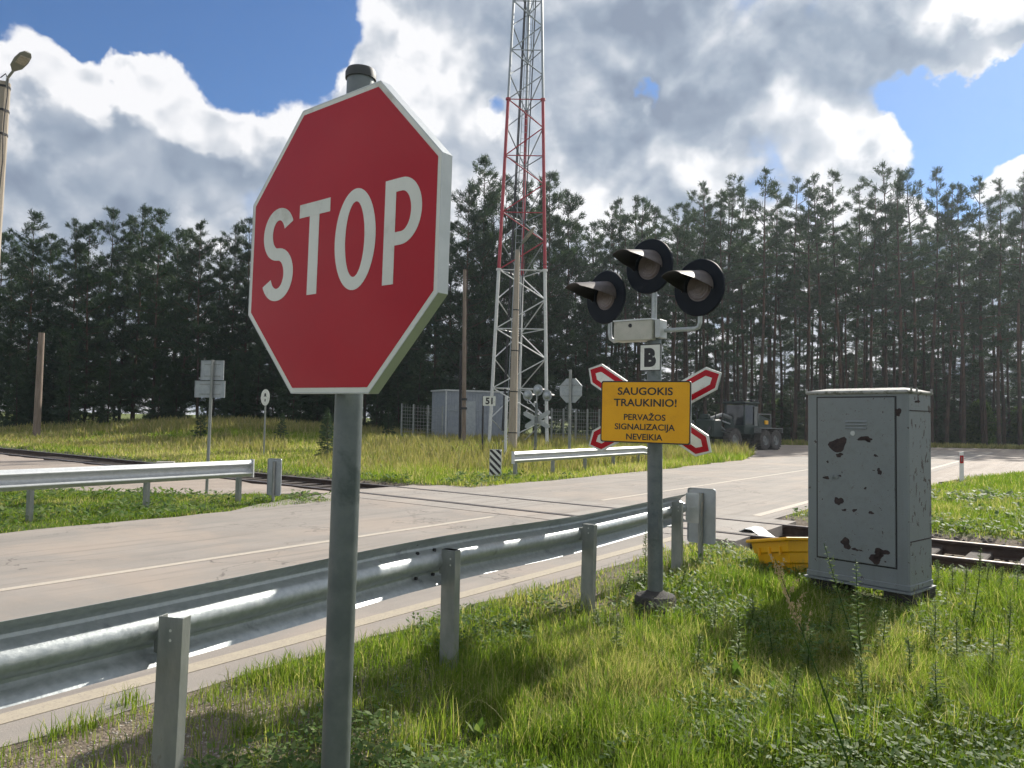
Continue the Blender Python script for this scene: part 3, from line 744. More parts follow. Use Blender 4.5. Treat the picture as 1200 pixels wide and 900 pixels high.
# roof
topm = mat('mossy_cabinet_roof', (.27, .27, .25), (.34, .34, .32), 12, .7, 0, .3, c3=(.10, .10, .075), s3=12, thr=(.5, .62))
mb = MB(); mb.box((CW / 2, CDp / 2, zb + CHh + .006), (CW + .035, CDp + .035, .035), ch=.012)
mb.add([(-.0, .0, 0), (CW, 0, 0), (CW, CDp, 0), (0, CDp, 0), (.12, .18, .03), (CW - .12, .18, .03), (CW - .12, CDp - .18, .03), (.12, CDp - .18, .03)], [(0, 1, 5, 4), (1, 2, 6, 5), (2, 3, 7, 6), (3, 0, 4, 7), (4, 5, 6, 7)], M=Matrix.Translation((0, 0, zb + CHh + .022)))
mb.build('roof', topm, cab)
for (x, y) in ((.97, .0), (.97, .12), (.965, .46), (-.01, 0)):
    mb = MB().tube([(x, y, zb + CHh + .01), (x, y, zb + CHh + .045)], .010, 8); mb.build('lifting_bolt', topm, cab)
# base flange
mb = MB(); mb.box((CW / 2, CDp / 2, zb + .035), (CW + .014, CDp + .014, .05), ch=.004); mb.box((CW / 2, CDp / 2, zb - .004), (CW + .05, CDp + .06, .016)); mb.build('base_frame', cabm, cab)
# door: raised leaf with a dark gap round it
x0, x1, z0_, z1_ = .105, CW - .115, zb + .20, zb + CHh - .035
MD = Matrix.Translation((0, -.001, 0)) @ PL
def rc4(a, b, c, d): return [(a, c), (b, c), (b, d), (a, d)]
mb = MB(); ringpoly(mb, rc4(x0 - .012, x1 + .012, z0_ - .012, z1_ + .004), rc4(x0, x1, z0_, z1_ - .008), -.001, .0006); gp = mb.build('door_gap', blackm, cab, M=MD)
mb = MB(); mb.prism(rc4(x0 + .003, x1 - .003, z0_ + .003, z1_ - .011), 0, .010); door = mb.build('door', cabm, cab, M=MD, bevel=.003)
vx = (x0 + x1) / 2 + .015
for i in range(3):
    mb = MB(); zz = zb + CHh - .255 - i * .03
    mb.add([(vx - .1, zz, .0102), (vx + .1, zz, .0102), (vx + .1, zz - .018, .0102), (vx - .1, zz - .018, .0102), (vx - .1, zz - .015, .019), (vx + .1, zz - .015, .019)], [(0, 1, 5, 4), (3, 4, 5, 2), (0, 4, 3), (1, 2, 5)]); mb.build('vent_slot', cabm, door)
mb = MB().tube([(vx - .03, zb + CHh - .375, .010), (vx - .03, zb + CHh - .375, .016)], .022, 18); mb.build('keyhole_cover', galv, door, smooth=True)
mb = MB(); mb.box((vx - .2, zb + .97, .013), (.06, .018, .008), ch=.002)
for k_ in (-.02, 0.02): mb.box((vx - .2 + k_, zb + .97, .02), (.006, .03, .014))
mb.build('latch', cabm, door)
def blob(cx, cz, w, h, seed, n=22):
    r_ = random.Random(seed); P = []
    ph = [r_.uniform(0, 6.28) for _ in range(4)]
    for i in range(n):
        a = 2 * math.pi * i / n; k_ = 1 + .22 * math.sin(2 * a + ph[0]) + .16 * math.sin(3 * a + ph[1]) + .10 * math.sin(5 * a + ph[2]) + r_.uniform(-.06, .06)
        P.append((cx + w / 2 * k_ * math.cos(a), cz + h / 2 * k_ * math.sin(a)))
    return P
# big patches where the paint has come off (door-plane metres measured from the bottom left corner)
def dm(zx, zy):   # zoomed photo pixel -> door plane
    px, py = zx / 3.215 + 860, zy / 3.215 + 440
    inv = pm(cab).inverted(); o = inv @ Vector((0, 0, CH)); d = inv.to_3x3() @ ray(px, py); t_ = (-.012 - o.y) / d.y; q_ = o + d * t_; return q_.x, q_.z
PT = [(392, 262, 44, 62, 1), (397, 300, 20, 16, 2), (494, 238, 34, 20, 3), (505, 245, 14, 12, 33), (395, 473, 24, 32, 4), (422, 632, 30, 36, 5), (533, 690, 40, 30, 6), (558, 664, 36, 24, 7), (545, 676, 30, 30, 77), (617, 138, 14, 34, 8), (548, 362, 12, 24, 9),
      (534, 302, 12, 8, 10), (456, 655, 18, 10, 11), (476, 659, 16, 5, 12), (348, 385, 16, 14, 13), (416, 507, 12, 10, 14), (454, 508, 14, 10, 15), (517, 517, 13, 12, 16), (400, 378, 8, 6, 17), (690, 98, 12, 10, 18), (353, 325, 8, 8, 19), (495, 425, 8, 8, 20)]
for (zx, zy, w, h, sd_) in PT:
    mb = MB()
    cx_, cz_ = dm(zx, zy); k_ = 7.4 / 900 / 3.215
    onDoor = x0 < cx_ < x1
    mb.prism(blob(cx_, cz_, w * k_ * 1.25, h * k_, sd_), .0101 if onDoor else .0002, .0108 if onDoor else .0008); mb.build('bare_patch', rustm, cab, M=MD)
# side seams on the weather side
mb = MB()
for z in (zb + CHh - .16, zb + .44): mb.box((CW + .002, CDp / 2, z), (.006, CDp - .03, .008))
mb.build('side_seam', rustm, cab)
for (x, y, w, d) in ((CW - .10, .10, .26, .2), (.14, .10, .24, .2), (CW - .10, .42, .26, .16), (.14, .42, .24, .16)):
    mb = MB().box((x, y, .06), (w, d, .16), ch=.01); mb.build('support_block', concd, cab)

# ------------------------------------------------------------------ yellow grit bin (no lid, tipped against the cabinet)
bl = Vector((2.93, 8.02, 0)); brear = Vector((2.735, 8.62, 0)); ax_ = (brear - bl).normalized()
bz = math.atan2(ax_.y, ax_.x)
bin_ = thing('grit_bin', Vector((2.90, 7.98, .05)), 'open yellow plastic tub with stepped sides lying in the grass behind the grey cabinet', 'grit bin', rot=(R(2), R(11), bz))
def tier(mb, a0, b0, a1, b1, za, zb_, w0, w1):   # tub ring from rectangle a to rectangle b
    pass
L0, W0 = .60, .46
mb = MB()
levels = [(.0, .085), (.12, .060), (.125, .040), (.235, .022), (.24, .002), (.35, -.014), (.355, -.055), (.378, -.057), (.388, -.048)]
def rr_(ins, z, inner=0.0):
    w = -W0 - inner
    i = ins + inner
    return [(i, -i, z), (L0 - i, -i, z), (L0 - i, -W0 + i, z), (i, -W0 + i, z)]
rings = [rr_(i, z) for z, i in levels] + [rr_(-.02, .383), rr_(.012, .35), rr_(.095, .02)]
vs = [p for r in rings for p in r]; fs = []
for r in range(len(rings) - 1):
    for k_ in range(4): fs.append((r * 4 + k_, r * 4 + (k_ + 1) % 4, (r + 1) * 4 + (k_ + 1) % 4, (r + 1) * 4 + k_))
fs.append((0, 1, 2, 3)); fs.append(tuple((len(rings) - 1) * 4 + k_ for k_ in range(4)))
mb.add(vs, fs); mb.build('tub', yplast, bin_, bevel=.008)
for x in (.12, .30, .48): MB().box((x, .012, .25), (.02, .03, .09), ch=.004).build('rib', yplast, bin_)

# ------------------------------------------------------------------ crash barriers
WP = [(0,.012),(.02,.03),(.038,.058),(.05,.075),(.065,.083),(.08,.079),(.09,.064),(.10,.038),(.115,.016),(.135,.004),(.155,0),(.175,.004),(.195,.016),(.21,.038),(.22,.064),(.23,.079),(.245,.083),(.26,.075),(.272,.058),(.29,.03),(.31,.012)]
def beam(mb, path, side):
    """path: list of (x, y, ztop); side: +1 traffic on the left of the path direction"""
    prof = [(z, o) for z, o in WP] + [(z, o - .0035) for z, o in WP[::-1]]
    n = len(prof); vs = []; fs = []
    for i, (x, y, zt) in enumerate(path):
        a = Vector(path[max(0, i - 1)]); b = Vector(path[min(len(path) - 1, i + 1)]); tg = (b - a).normalized()
        nn = Vector((-tg.y, tg.x, 0)).normalized() * side; upv = Vector((0, 0, 1)) - tg * tg.z
        for (z, o) in prof: vs.append(Vector((x, y, zt)) + upv * (z - .31) + nn * o)
    for i in range(len(path) - 1):
        for k in range(n):
            j = (k + 1) % n; fs.append((i * n + k, i * n + j, (i + 1) * n + j, (i + 1) * n + k))
    fs.append(tuple(range(n))); fs.append(tuple((len(path) - 1) * n + k for k in range(n)))
    return mb.add(vs, fs)
def cpost(mb, w=.11, d=.055, h=1.0, t_=.004, M=None):
    P = [(-w/2, -d/2), (w/2, -d/2), (w/2, -d/2 + t_), (-w/2 + t_, -d/2 + t_), (-w/2 + t_, d/2 - t_), (w/2 - .0, d/2 - t_), (w/2, d/2), (-w/2, d/2)]
    mb.prism(P, 0, h, M=M)
def smoothpath(P, n=8):
    out_ = []
    for i in range(len(P) - 1):
        p0 = Vector(P[max(i - 1, 0)]); p1 = Vector(P[i]); p2 = Vector(P[i + 1]); p3 = Vector(P[min(i + 2, len(P) - 1)])
        for k in range(n):
            u = k / n; out_.append(tuple(.5 * ((2 * p1) + (-p0 + p2) * u + (2 * p0 - 5 * p1 + 4 * p2 - p3) * u * u + (-p0 + 3 * p1 - 3 * p2 + p3) * u ** 3)))
    out_.append(tuple(P[-1])); return out_
# near barrier: posts measured in the photograph
posts = [Vector((-2.58, 1.52, 0)), Vector((-1.415, 3.27, 0)), Vector((-.375, 5.02, 0)), Vector((.665, 6.55, 0)), Vector((1.80, 8.30, 0))]
gd = (posts[-1] - posts[0]).normalized(); gn = Vector((-gd.y, gd.x, 0))
gr = thing('crash_barrier', (posts[2].x, posts[2].y, 0), 'galvanised crash barrier seen from behind, running along the near side of the road', 'crash barrier')
path = [(-6.2, -4.4, .85), (-4.4, -1.35, .85)] + [tuple(p + gn * (.055) + Vector((0, 0, zt))) for p, zt in zip(posts, (.85, .845, .835, .80, .80))] + [tuple(posts[-1] + gn * .055 + gd * .45 + Vector((0, 0, .80)))]
path = smoothpath(path, 6)
bm_ = wb(beam(MB(), path, 1), 'beam', galv, gr, smooth=True)
# overlap joint: a second sheet over half a metre, with bolts
jp = posts[2] - gd * .12
mb = MB(); beam(mb, [tuple(jp - gd * .16 + gn * .0505 + Vector((0, 0, .8365))), tuple(jp + gd * .16 + gn * .0505 + Vector((0, 0, .832)))], 1)
sp_ = wb(mb, 'splice', galv, gr, smooth=True)
mb = MB()
for du in (-.10, .07):
    for z, o_ in ((.565, .060), (.628, .052), (.722, .052), (.782, .060)):
        q = jp + gd * du + gn * (.0505 + o_) + Vector((0, 0, z + .025)); mb = MB(); mb.tube([q - gn * .012, q + gn * .004], .011, 6); wb(mb, 'bolt', blackm, sp_)
for i, p in enumerate(posts):
    rzp = math.atan2(gd.y, gd.x) + (R(22) if i == 1 else R(rnd.uniform(-3, 3)))
    M = Matrix.Translation((p.x, p.y, -.3)) @ Matrix.Rotation(rzp, 4, 'Z') @ Matrix.Rotation(R(1.0 * (i % 2)), 4, 'X')
    mb = MB(); cpost(mb, .058, .112, [1.05, 1.055, 1.055, 1.03, 1.05][i], M=M)
    po = wb(mb, 'post', galv_p, gr, bevel=.004)
    # fixing block between post and beam
    mb = MB().box((0, 0, 0), (.05, .05, .10), M=Matrix.Translation(p + gn * .05 + Vector((0, 0, .645))) @ Matrix.Rotation(math.atan2(gd.y, gd.x), 4, 'Z')); wb(mb, 'fixing', galv_p, po)
    mb = MB()
    for z in (.70, .66):
        q = Vector((p.x, p.y, z)) - (Matrix.Rotation(rzp, 3, 'Z') @ Vector((.030, .02, 0))); ddx = Matrix.Rotation(rzp, 3, 'Z') @ Vector((-1, 0, 0))
        mb.tube([q + ddx * .0005, q + ddx * .0015], .006, 8)
    wb(mb, 'bolt_holes', whitem, po)
e_ = posts[-1] + gd * .46
mb = MB(); mb.box((0, 0, 0), (.15, .006, .33), M=Matrix.Translation(e_ + gn * .06 + Vector((.05, -.03, .645))) @ Matrix.Rotation(R(-33), 4, 'Z')); mb.box((0, 0, 0), (.05, .01, .02), M=Matrix.Translation(e_ + Vector((.0, -.04, .66))) @ Matrix.Rotation(R(-33), 4, 'Z'))
wb(mb, 'end_plate', zinc_lt, gr)
galv_l = mat('bright_zinc', (.50, .52, .53), (.58, .60, .60), 14, .5, .35, .05)
def barrier(label, A, B, zt, side, nposts, ramp=False, first=.25, endcap=True, ext0=0.0):
    A = Vector(A); B = Vector(B); d = (B - A).normalized(); n_ = Vector((-d.y, d.x, 0)) * side
    g = thing('crash_barrier', (A.x, A.y, 0), label, 'crash barrier')
    z0 = hz(A.x, A.y); P = [tuple(A + Vector((0, 0, zt))), tuple(B + Vector((0, 0, zt)))]
    if ramp: P += [tuple(B + d * .5 + Vector((0, 0, zt - .06))), tuple(B + d * 2.6 + n_ * -.25 + Vector((0, 0, .12)))]
    wb(beam(MB(), P, side), 'beam', galv_l, g, smooth=True)
    L = (B - A).length
    for i in range(nposts):
        p = A + d * (first + (L - first - .2) * i / max(1, nposts - 1)) - n_ * .06
        M = Matrix.Translation((p.x, p.y, -.3)) @ Matrix.Rotation(math.atan2(d.y, d.x), 4, 'Z'); mb = MB(); cpost(mb, .058, .11, zt + .27, M=M); wb(mb, 'post', galv_p, g)
    if ramp:
        p = B + d * 1.55 - n_ * .2; M = Matrix.Translation((p.x, p.y, -.3)) @ Matrix.Rotation(math.atan2(d.y, d.x), 4, 'Z'); mb = MB(); cpost(mb, .058, .11, .62, M=M); wb(mb, 'post', galv_p, g)
    if endcap:
        mb = MB()
        for k in range(8):
            a0 = -90 + 180 * k / 8; a1 = a0 + 22.5; r = .05
            q0 = endcap_pt = (A if endcap == 'A' else B); dd = -d if endcap == 'A' else d
            c0 = q0 + n_ * (.035 + r * math.sin(R(a0))) + dd * (r * math.cos(R(a0)) + .0); c1 = q0 + n_ * (.035 + r * math.sin(R(a1))) + dd * (r * math.cos(R(a1)))
            mb.add([c0 + Vector((0, 0, zt - .325)), c1 + Vector((0, 0, zt - .325)), c1 + Vector((0, 0, zt + .012)), c0 + Vector((0, 0, zt + .012))], [(0, 1, 2, 3)])
        o = wb(mb, 'end_piece', galv_l, g); so_ = o.modifiers.new('s', 'SOLIDIFY'); so_.thickness = .004
    return g
lgB = D(293, 552, 14.6); lgA = D(0, 560, 11.05)
A_ = Vector((lgA.x, lgA.y, 0)); B_ = Vector((lgB.x, lgB.y, 0)); dl = (B_ - A_).normalized()
barrier('galvanised crash barrier on the far side of the road, ending before the track', A_ - dl * 5.9, B_, .755, -1, 6, first=.9, endcap='B')
fA = D(600, 545, 21.2); fB = D(752, 540, 28.4)
barrier('short galvanised crash barrier beyond the track, below the lattice mast', (fA.x, fA.y, 0), (fB.x, fB.y, 0), .72, -1, 5, ramp=True, endcap='A')
rA = ST(15.6, 3.35); rB = ST(20.2, 3.35)
barrier('crash barrier sloping into the grass behind the relay cabinet', (rA.x, rA.y, 0), (rB.x, rB.y, 0), .72, 1, 3, ramp=True, endcap='A')

# ------------------------------------------------------------------ marker boards
def marker(loc, rz, label, w=.33, h=.62, zb_=.26, stripes=True):
    g = thing('marker_board', loc, label, 'marker board', rz, 'striped marker boards at the crossing')
    mb = MB().tube([(0, .03, -.2), (0, .03, zb_ + h - .05)], .03, 12); mb.build('post', galv_p, g, smooth=True)
    M = Matrix.Translation((0, 0, zb_ + h / 2)) @ PL
    mb = MB(); mb.prism(rrect(w, h, .03), -.006, 0); ringpoly(mb, rrect(w + .006, h + .006, .032), rrect(w - .004, h - .004, .03), -.02, .001); pl_ = mb.build('board', [backm], g, M=M)
    mb = MB(); mb.prism(rrect(w - .012, h - .012, .028), .0003, .0008); mb.build('white_face', whitem, pl_)
    mb = MB(); sw = h / 5.2
    hw = w / 2 - .008
    for k in range(-1, 6):
        y0 = -h / 2 + k * sw * 1.35
        P = [(-hw, y0 + w * .8), (-hw, y0 + w * .8 + sw * .68), (hw, y0 + sw * .68), (hw, y0)]
        hh = h / 2 - .01
        # clip to the board
        def clip(P, s_):
            O = []
            for i in range(len(P)):
                a, b = P[i], P[(i + 1) % len(P)]; ia = s_ * a[1] <= hh; ib = s_ * b[1] <= hh
                if ia: O.append(a)
                if ia != ib: u = (s_ * hh - a[1]) / (b[1] - a[1]); O.append((a[0] + u * (b[0] - a[0]), s_ * hh))
            return O
        P = clip(P, 1)
        if len(P) > 2: P = clip(P, -1)
        if len(P) > 2: mb.prism(P[::-1], .001, .0014)
    mb.build('stripes', blackm, pl_)
    return g
q = G(822, 660); marker((q.x, q.y, hz(q.x, q.y)), R(180 - 36.3), 'grey back of the marker board at the end of the near crash barrier', zb_=.235)
q = G(321, 588); marker((q.x, q.y, 0), R(180 - 20), 'grey back of the marker board left of the stop sign, between barrier and track', .30, .68, .12)
q = G(580, 562); marker((q.x, q.y, 0), R(-30), 'black and white striped marker board beyond the track, beside the short barrier', .36, .70, .10)

# ------------------------------------------------------------------ other signs
def post_sign(name, base, label, cat, rz, htop, r=.03, lean=0.0, mtl=None):
    g = thing(name, base, label, cat, rz); mb = MB().tube([(0, 0, -.2), (lean, 0, htop)], r, 12); mb.build('pole', mtl or galv_p, g, smooth=True); return g
q = G(242, 578); q.z = 0
g = post_sign('road_sign', q, 'grey backs of a square and a wide sign on one pole beyond the barrier', 'road sign', R(-8), 2.72, .032, .03)
for (w, h, zc, xo) in ((.50, .40, 2.51, .01), (.66, .34, 2.12, -.03)):
    M = Matrix.Translation((xo, -.045 if False else .045, zc)) @ PL
    mb = MB(); mb.prism(rc4(-w/2, w/2, -h/2, h/2), -.004, 0); ringpoly(mb, rc4(-w/2 - .002, w/2 + .002, -h/2 - .002, h/2 + .002), rc4(-w/2 + .006, w/2 - .006, -h/2 + .006, h/2 - .006), .001, .014)
    p_ = mb.build('sign_plate', backm, g, M=M)
    for dz in (-.12, .12): mb = MB().box((0, dz * h / .4, .006), (w * .7, .018, .012)); mb.build('stiffener', galv_p, p_)
q = D(309.5, 522, 31); q.z = hz(q.x, q.y)
g = post_sign('round_sign', q, 'small white round sign with a black vehicle symbol on a thin pole in the grass', 'railway sign', R(-42), 1.6 + (486.6 - 468) / 900 * 31 - q.z, .035)
zc = 1.6 + (486.6 - 465.5) / 900 * 31 - q.z
M = Matrix.Translation((.05, -.05, zc)) @ PL
mb = MB(); mb.prism(ngon(.33, 32), -.01, 0); p_ = mb.build('disc', whitem, g, M=M)
mb = MB(); mb.prism([(-.07, .04), (.07, .04), (.07, .12), (.045, .17), (-.045, .17), (-.07, .12)], .001, .003); mb.prism([(-.05, -.16), (.05, -.16), (.03, -.06), (-.03, -.06)], .001, .003); mb.prism([(-.10, .02), (-.06, .02), (-.06, .038), (-.10, .038)], .001, .003); mb.prism([(.06, .02), (.10, .02), (.10, .038), (.06, .038)], .001, .003)
mb.build('symbol', blackm, p_)
# stop sign back beyond the track
q = D(667, 541, 28.5); q.z = hz(q.x, q.y)
g = post_sign('stop_sign', q, 'octagonal sign seen from its plain grey back, beyond the track below the forest', 'stop sign', R(180 - 30), 1.6 + (493 - 433) / 900 * 28.5 - q.z, .055, mtl=galv_p)
zc = 1.6 + (493 - 457.5) / 900 * 28.5 - q.z
M = Matrix.Translation((0, -.07, zc)) @ PL
mb = MB(); mb.prism(octo(.90), -.02, 0); p_ = mb.build('sign_plate', backm, g, M=M)
for dz in (-.2, .2): mb = MB().box((0, dz, -.03), (.8, .03, .02)); mb.build('stiffener', galv_p, p_)
mb = MB(); mb.prism(octo(.86), .001, .002); mb.build('red_face', redm, p_)
# kilometre plate 51
q = D(565, 536, 32.5); q.z = hz(q.x, q.y)
g = post_sign('number_plate', q, 'white plate with black number 51 on a thin post in front of the grey hut', 'number plate', R(-12), 1.6 + (491.5 - 464) / 900 * 32.5 - q.z, .035, mtl=blackm)
M = Matrix.Translation((.27, -.05, 1.6 + (491.5 - 470) / 900 * 32.5 - q.z)) @ PL
mb = MB(); mb.prism(rc4(-.27, .27, -.2, .2), -.01, 0); p_ = mb.build('plate', whitem, g, M=M)
vs, fs, tw, th = text_mesh('51', .3, .012); k = .29 / th; ysv = [v[1] for v in vs]; oy = (max(ysv) + min(ysv)) / 2
mb = MB(); mb.add([(x * k, (y - oy) * k, z + .002) for x, y, z in vs], fs); mb.build('number', blackm, p_)
# red and white delineator
q = G(1127, 563); q.z = hz(q.x, q.y)
g = thing('delineator_post', q, 'white plastic roadside post with a red reflector at the edge of the gravel', 'delineator', R(-20))
mb = MB(); mb.add([(-.06, -.03, -.1), (.06, -.03, -.1), (.06, .03, -.1), (-.06, .03, -.1), (-.055, -.028, .86), (.055, -.028, .90), (.055, .028, .90), (-.055, .028, .86)], [(0, 3, 2, 1), (4, 5, 6, 7), (0, 1, 5, 4), (2, 3, 7, 6), (1, 2, 6, 5), (3, 0, 4, 7)]); mb.build('post', mat('white_plastic', (.68, .68, .66), (.74, .74, .72), 5, .5), g, bevel=.008)
mb = MB().box((0, -.033, .66), (.10, .008, .24)); mb.build('red_band', redm, g)
mb = MB().box((0, -.039, .66), (.035, .006, .14)); mb.build('reflector', lensm, g)
# small concrete block
q = D(194, 540, 22.6); 
g = MB(); g.box((0, 0, .12), (.5, .35, .26), ch=.02); o = g.build('concrete_block', concm, M=Matrix.Translation((q.x, q.y, -.05)) @ Matrix.Rotation(R(20), 4, 'Z')); tag(o, 'low square concrete block behind the left crash barrier beside the rail', 'concrete block')
# rail end deflector
q = G(884, 624)
mb = MB(); P = [(-.30, 0, -.10), (-.22, 0, -.02), (-.12, 0, .035), (-.02, 0, .03), (.22, 0, -.12)]
vs = [(x, -.2, z) for x, y, z in P] + [(x, .2, z) for x, y, z in P] + [(x, -.2, z - .012) for x, y, z in P] + [(x, .2, z - .012) for x, y, z in P]
n = 5; fs = [(i, i + 1, n + i + 1, n + i) for i in range(4)] + [(2 * n + i, 3 * n + i, 3 * n + i + 1, 2 * n + i + 1) for i in range(4)] + [(i, 2 * n + i, 2 * n + i + 1, i + 1) for i in range(4)] + [(n + i, n + i + 1, 3 * n + i + 1, 3 * n + i) for i in range(4)]
mb.add(vs, fs); q = RC + RD * -.1 - RN * .15
q = G(888, 624, -.0); o = mb.build('deflector_plate', zinc_lt, M=Matrix.Translation((q.x, q.y, .03)) @ Matrix.Rotation(math.atan2(-RD.y, -RD.x), 4, 'Z')); tag(o, 'bent pale metal plate between the rails at the end of the crossing panels', 'deflector plate')

# ------------------------------------------------------------------ masts, poles
def mast_lamp(base, top, w0, w1, label, armdir, armlen, headlen, tilt, mtl, rz=0, bands=()):
    g = thing('street_lamp', base, label, 'street lamp', rz)
    mb = MB(); d = top - base; n = 12; vs = []; fs = []
    mb.tube([base - Vector((0, 0, .3)), base + d * .5, top], [w0 / 2 * 1.15, (w0 + w1) / 4 * 1.15, w1 / 2 * 1.15], 8); wb(mb, 'mast', mtl, g)
    for z in bands:
        q_ = base + d * z; r_ = (w0 + (w1 - w0) * z) / 2 * 1.22; wb(MB().tube([q_, q_ + d.normalized() * .05], r_, 8), 'band', blackm, g)
    e = top + armdir * armlen
    wb(MB().tube([top - d.normalized() * .25 + armdir * .1, top + armdir * armlen * .45 , e], [.035, .03, .028], 8), 'bracket', lampm, g, smooth=True)
    h = armdir.normalized(); sd_ = h.cross(Vector((0, 0, 1))).normalized(); un = sd_.cross(h)
    M = basis(h, sd_, un, e)
    mb = MB(); prof = [(0, .04, .03), (.08, .07, .05), (.2, .13, .07), (.55, .155, .075), (.85, .13, .06), (1.0, .07, .03)]
    vs = []; n = 16
    for (u, hw, hh) in prof:
        for k in range(n):
            a = 2 * math.pi * k / n; vs.append((u * headlen, hw * math.cos(a), (hh if math.sin(a) > 0 else hh * .35) * math.sin(a)))
    fs = [(i * n + k, i * n + (k + 1) % n, (i + 1) * n + (k + 1) % n, (i + 1) * n + k) for i in range(len(prof) - 1) for k in range(n)] + [tuple(range(n))[::-1], tuple((len(prof) - 1) * n + k for k in range(n))]
    mb.add(vs, fs, M=M); hd = wb(mb, 'lamp_head', lampm, g, smooth=True)
    mb = MB(); mb.box((headlen * .62, 0, -.030), (headlen * .38, .2, .02), M=M, ch=.004); wb(mb, 'lamp_glass', mat('lamp_glass', (.30, .26, .22), (.5, .45, .4), 30, .3), hd)
    return g, e
tp = D(4.5, 97, 17); bt = D(-29, 566, 17); bt.z = 0
hd_ = D(47, 62, 16.6) ; a_ = (D(21, 95, 16.8) - tp)
g, e = mast_lamp(bt, tp, .36, .24, 'concrete lamp mast at the left edge with a grey lamp head on a short bracket', (D(44, 66, 16.4) - D(12, 106, 16.9)).normalized(), .42, .62, 0, polec, bands=(.865, .925, .985))
# cable down the mast
mb = MB(); pts = [tp + Vector((.02, -.15, .05)), tp + Vector((.14, -.16, .14)), tp + Vector((.20, -.16, 0))] + [tp + (bt - tp) * u + Vector((.16 + .02 * math.sin(u * 40), -.12, 0)) for u in (.04, .09, .14, .2, .3, .5, .8)]
wb(mb.tube(pts, .012, 6), 'cable', blackm, g)
tp2 = D(606.5, 293, 36.5); bt2 = D(600, 536, 36.5); bt2.z = hz(bt2.x, bt2.y)
mast_lamp(bt2, tp2, .40, .19, 'concrete lamp mast standing close in front of the red and white lattice mast', (D(632, 270, 35.6) - D(612, 297, 36.2)).normalized(), .35, 1.05, 0, polec, bands=(.1, .3, .5, .7))
# timber poles
def timber(base, top, r0, r1, label, extra=True):
    g = thing('timber_pole', base, label, 'pole'); wb(MB().tube([base - Vector((0, 0, .3)), (base + top) / 2, top], [r0, (r0 + r1) / 2, r1], 12), 'shaft', woodm, g, smooth=True); return g
b_ = D(543.5, 526, 41); b_.z = hz(b_.x, b_.y); t__ = D(544.5, 316, 41)
g = timber(b_, t__, .13, .085, 'tall thin pole with dark bands left of the lattice mast')
for z in (.22, .27): q_ = b_.lerp(t__, z); wb(MB().tube([q_, q_ + Vector((0, 0, .12))], .17, 10), 'band', blackm, g)
q_ = t__; wb(MB().tube([q_ + Vector((0, 0, -.1)), q_ + Vector((.05, 0, .25))], .03, 6), 'pin', blackm, g)
wb(MB().tube([b_ + Vector((-.22, .05, 0)), b_.lerp(t__, .55) + Vector((-.18, .05, 0))], .07, 8), 'shade_strip', blackm, g, smooth=True)  # black tube added to stand in for the shaded left side of the pole
b_ = D(43.5, 492, 45); b_.z = hz(b_.x, b_.y); t__ = D(48.8, 390, 45)
g = timber(b_, t__, .21, .17, 'short weathered timber pole standing alone in the dry grass before the left wood')
for k in range(3): q_ = b_.lerp(t__, .93 - .09 * k) + Vector((-.22, -.05, 0)); wb(MB().tube([q_, q_ + Vector((0, 0, .16))], .05, 8), 'insulator', blackm, g)
# white marker post beside the mast
q = D(592, 540, 30); q.z = hz(q.x, q.y)
g = thing('marker_post', q, 'thin white painted post at the left end of the far barrier', 'post'); MB().tube([(0, 0, -.2), (0, 0, 1.6 + (491.5 - 464) / 900 * 30 - q.z)], .055, 10).build('post', whitemast, g, smooth=True)

# overhead wire
a = tp2 + Vector((0, 0, -.6)); b = D(980, 298, 44); pts = []
for k in range(25):
    u = k / 24; p_ = a.lerp(b, u); p_.z -= .5 * 4 * u * (1 - u); pts.append(p_)
o = MB().tube(pts, .012, 5).build('overhead_wire', blackm); tag(o, 'thin dark overhead wire running from the concrete lamp mast towards the forest', 'wire')

# lattice mast
LB = [D(573, 524, 43.2), D(641, 526, 43.2), D(607, 520, 46.2)]
LT = [D(602, 0, 43.9), D(635, 0, 43.9), D(620, 0, 45.4)]
zg = hz(0, 44)
legs = []
for a, b in zip(LB, LT):
    d = b - a; lo = a + d * ((zg - a.z) / d.z); hi = a + d * ((38 - a.z) / d.z); legs.append((lo, hi))
tw = thing('lattice_mast', (LB[0] + LB[1] + LB[2]) / 3 * 1.0, 'tall three legged lattice mast painted white, red and grey in bands', 'lattice mast'); tw.location.z = zg
def lz(i, z): lo, hi = legs[i]; return lo + (hi - lo) * ((z - lo.z) / (hi.z - lo.z))
zA = D(600, 315, 43.2).z; zB = D(600, 115, 43.6).z
for z0, z1, m in ((zg, zA, whitemast), (zA, zB, redmast), (zB, 38, zincmast)):
    np_ = max(1, round((z1 - z0) / 3.0))
    for i in range(3):
        wb(MB().tube([lz(i, z0), lz(i, z1)], .095 if z0 < zB else .075, 8), 'leg', m, tw, smooth=True)
        wb(MB().tube([lz(i, z1) - Vector((0, 0, .06)), lz(i, z1) + Vector((0, 0, .06))], .15, 8), 'flange', m, tw)
    for i in range(3):
        j = (i + 1) % 3; mb = MB(); npan = np_ * 2; brm = m if m is not redmast else redmast
        for k in range(npan):
            za, zb2 = z0 + (z1 - z0) * k / npan, z0 + (z1 - z0) * (k + 1) / npan
            p0, p1 = (i, j) if (k + i) % 2 == 0 else (j, i)
            mb.tube([lz(p0, za), lz(p1, zb2)], .036, 5)
            if k % 2 == 1 or k == npan - 1: mb.tube([lz(i, zb2), lz(j, zb2)], .032, 5)
        wb(mb, 'bracing', whitemast if m is whitemast else (zincmast if m is zincmast else (redmast if i == 0 else zincmast)), tw)
la = D(597, 505, 44.2); lb_ = D(622, 0, 44.8); mb = MB(); dl_ = lb_ - la; top_ = la + dl_ * 1.45
sdv = Vector((.18, .05, 0))
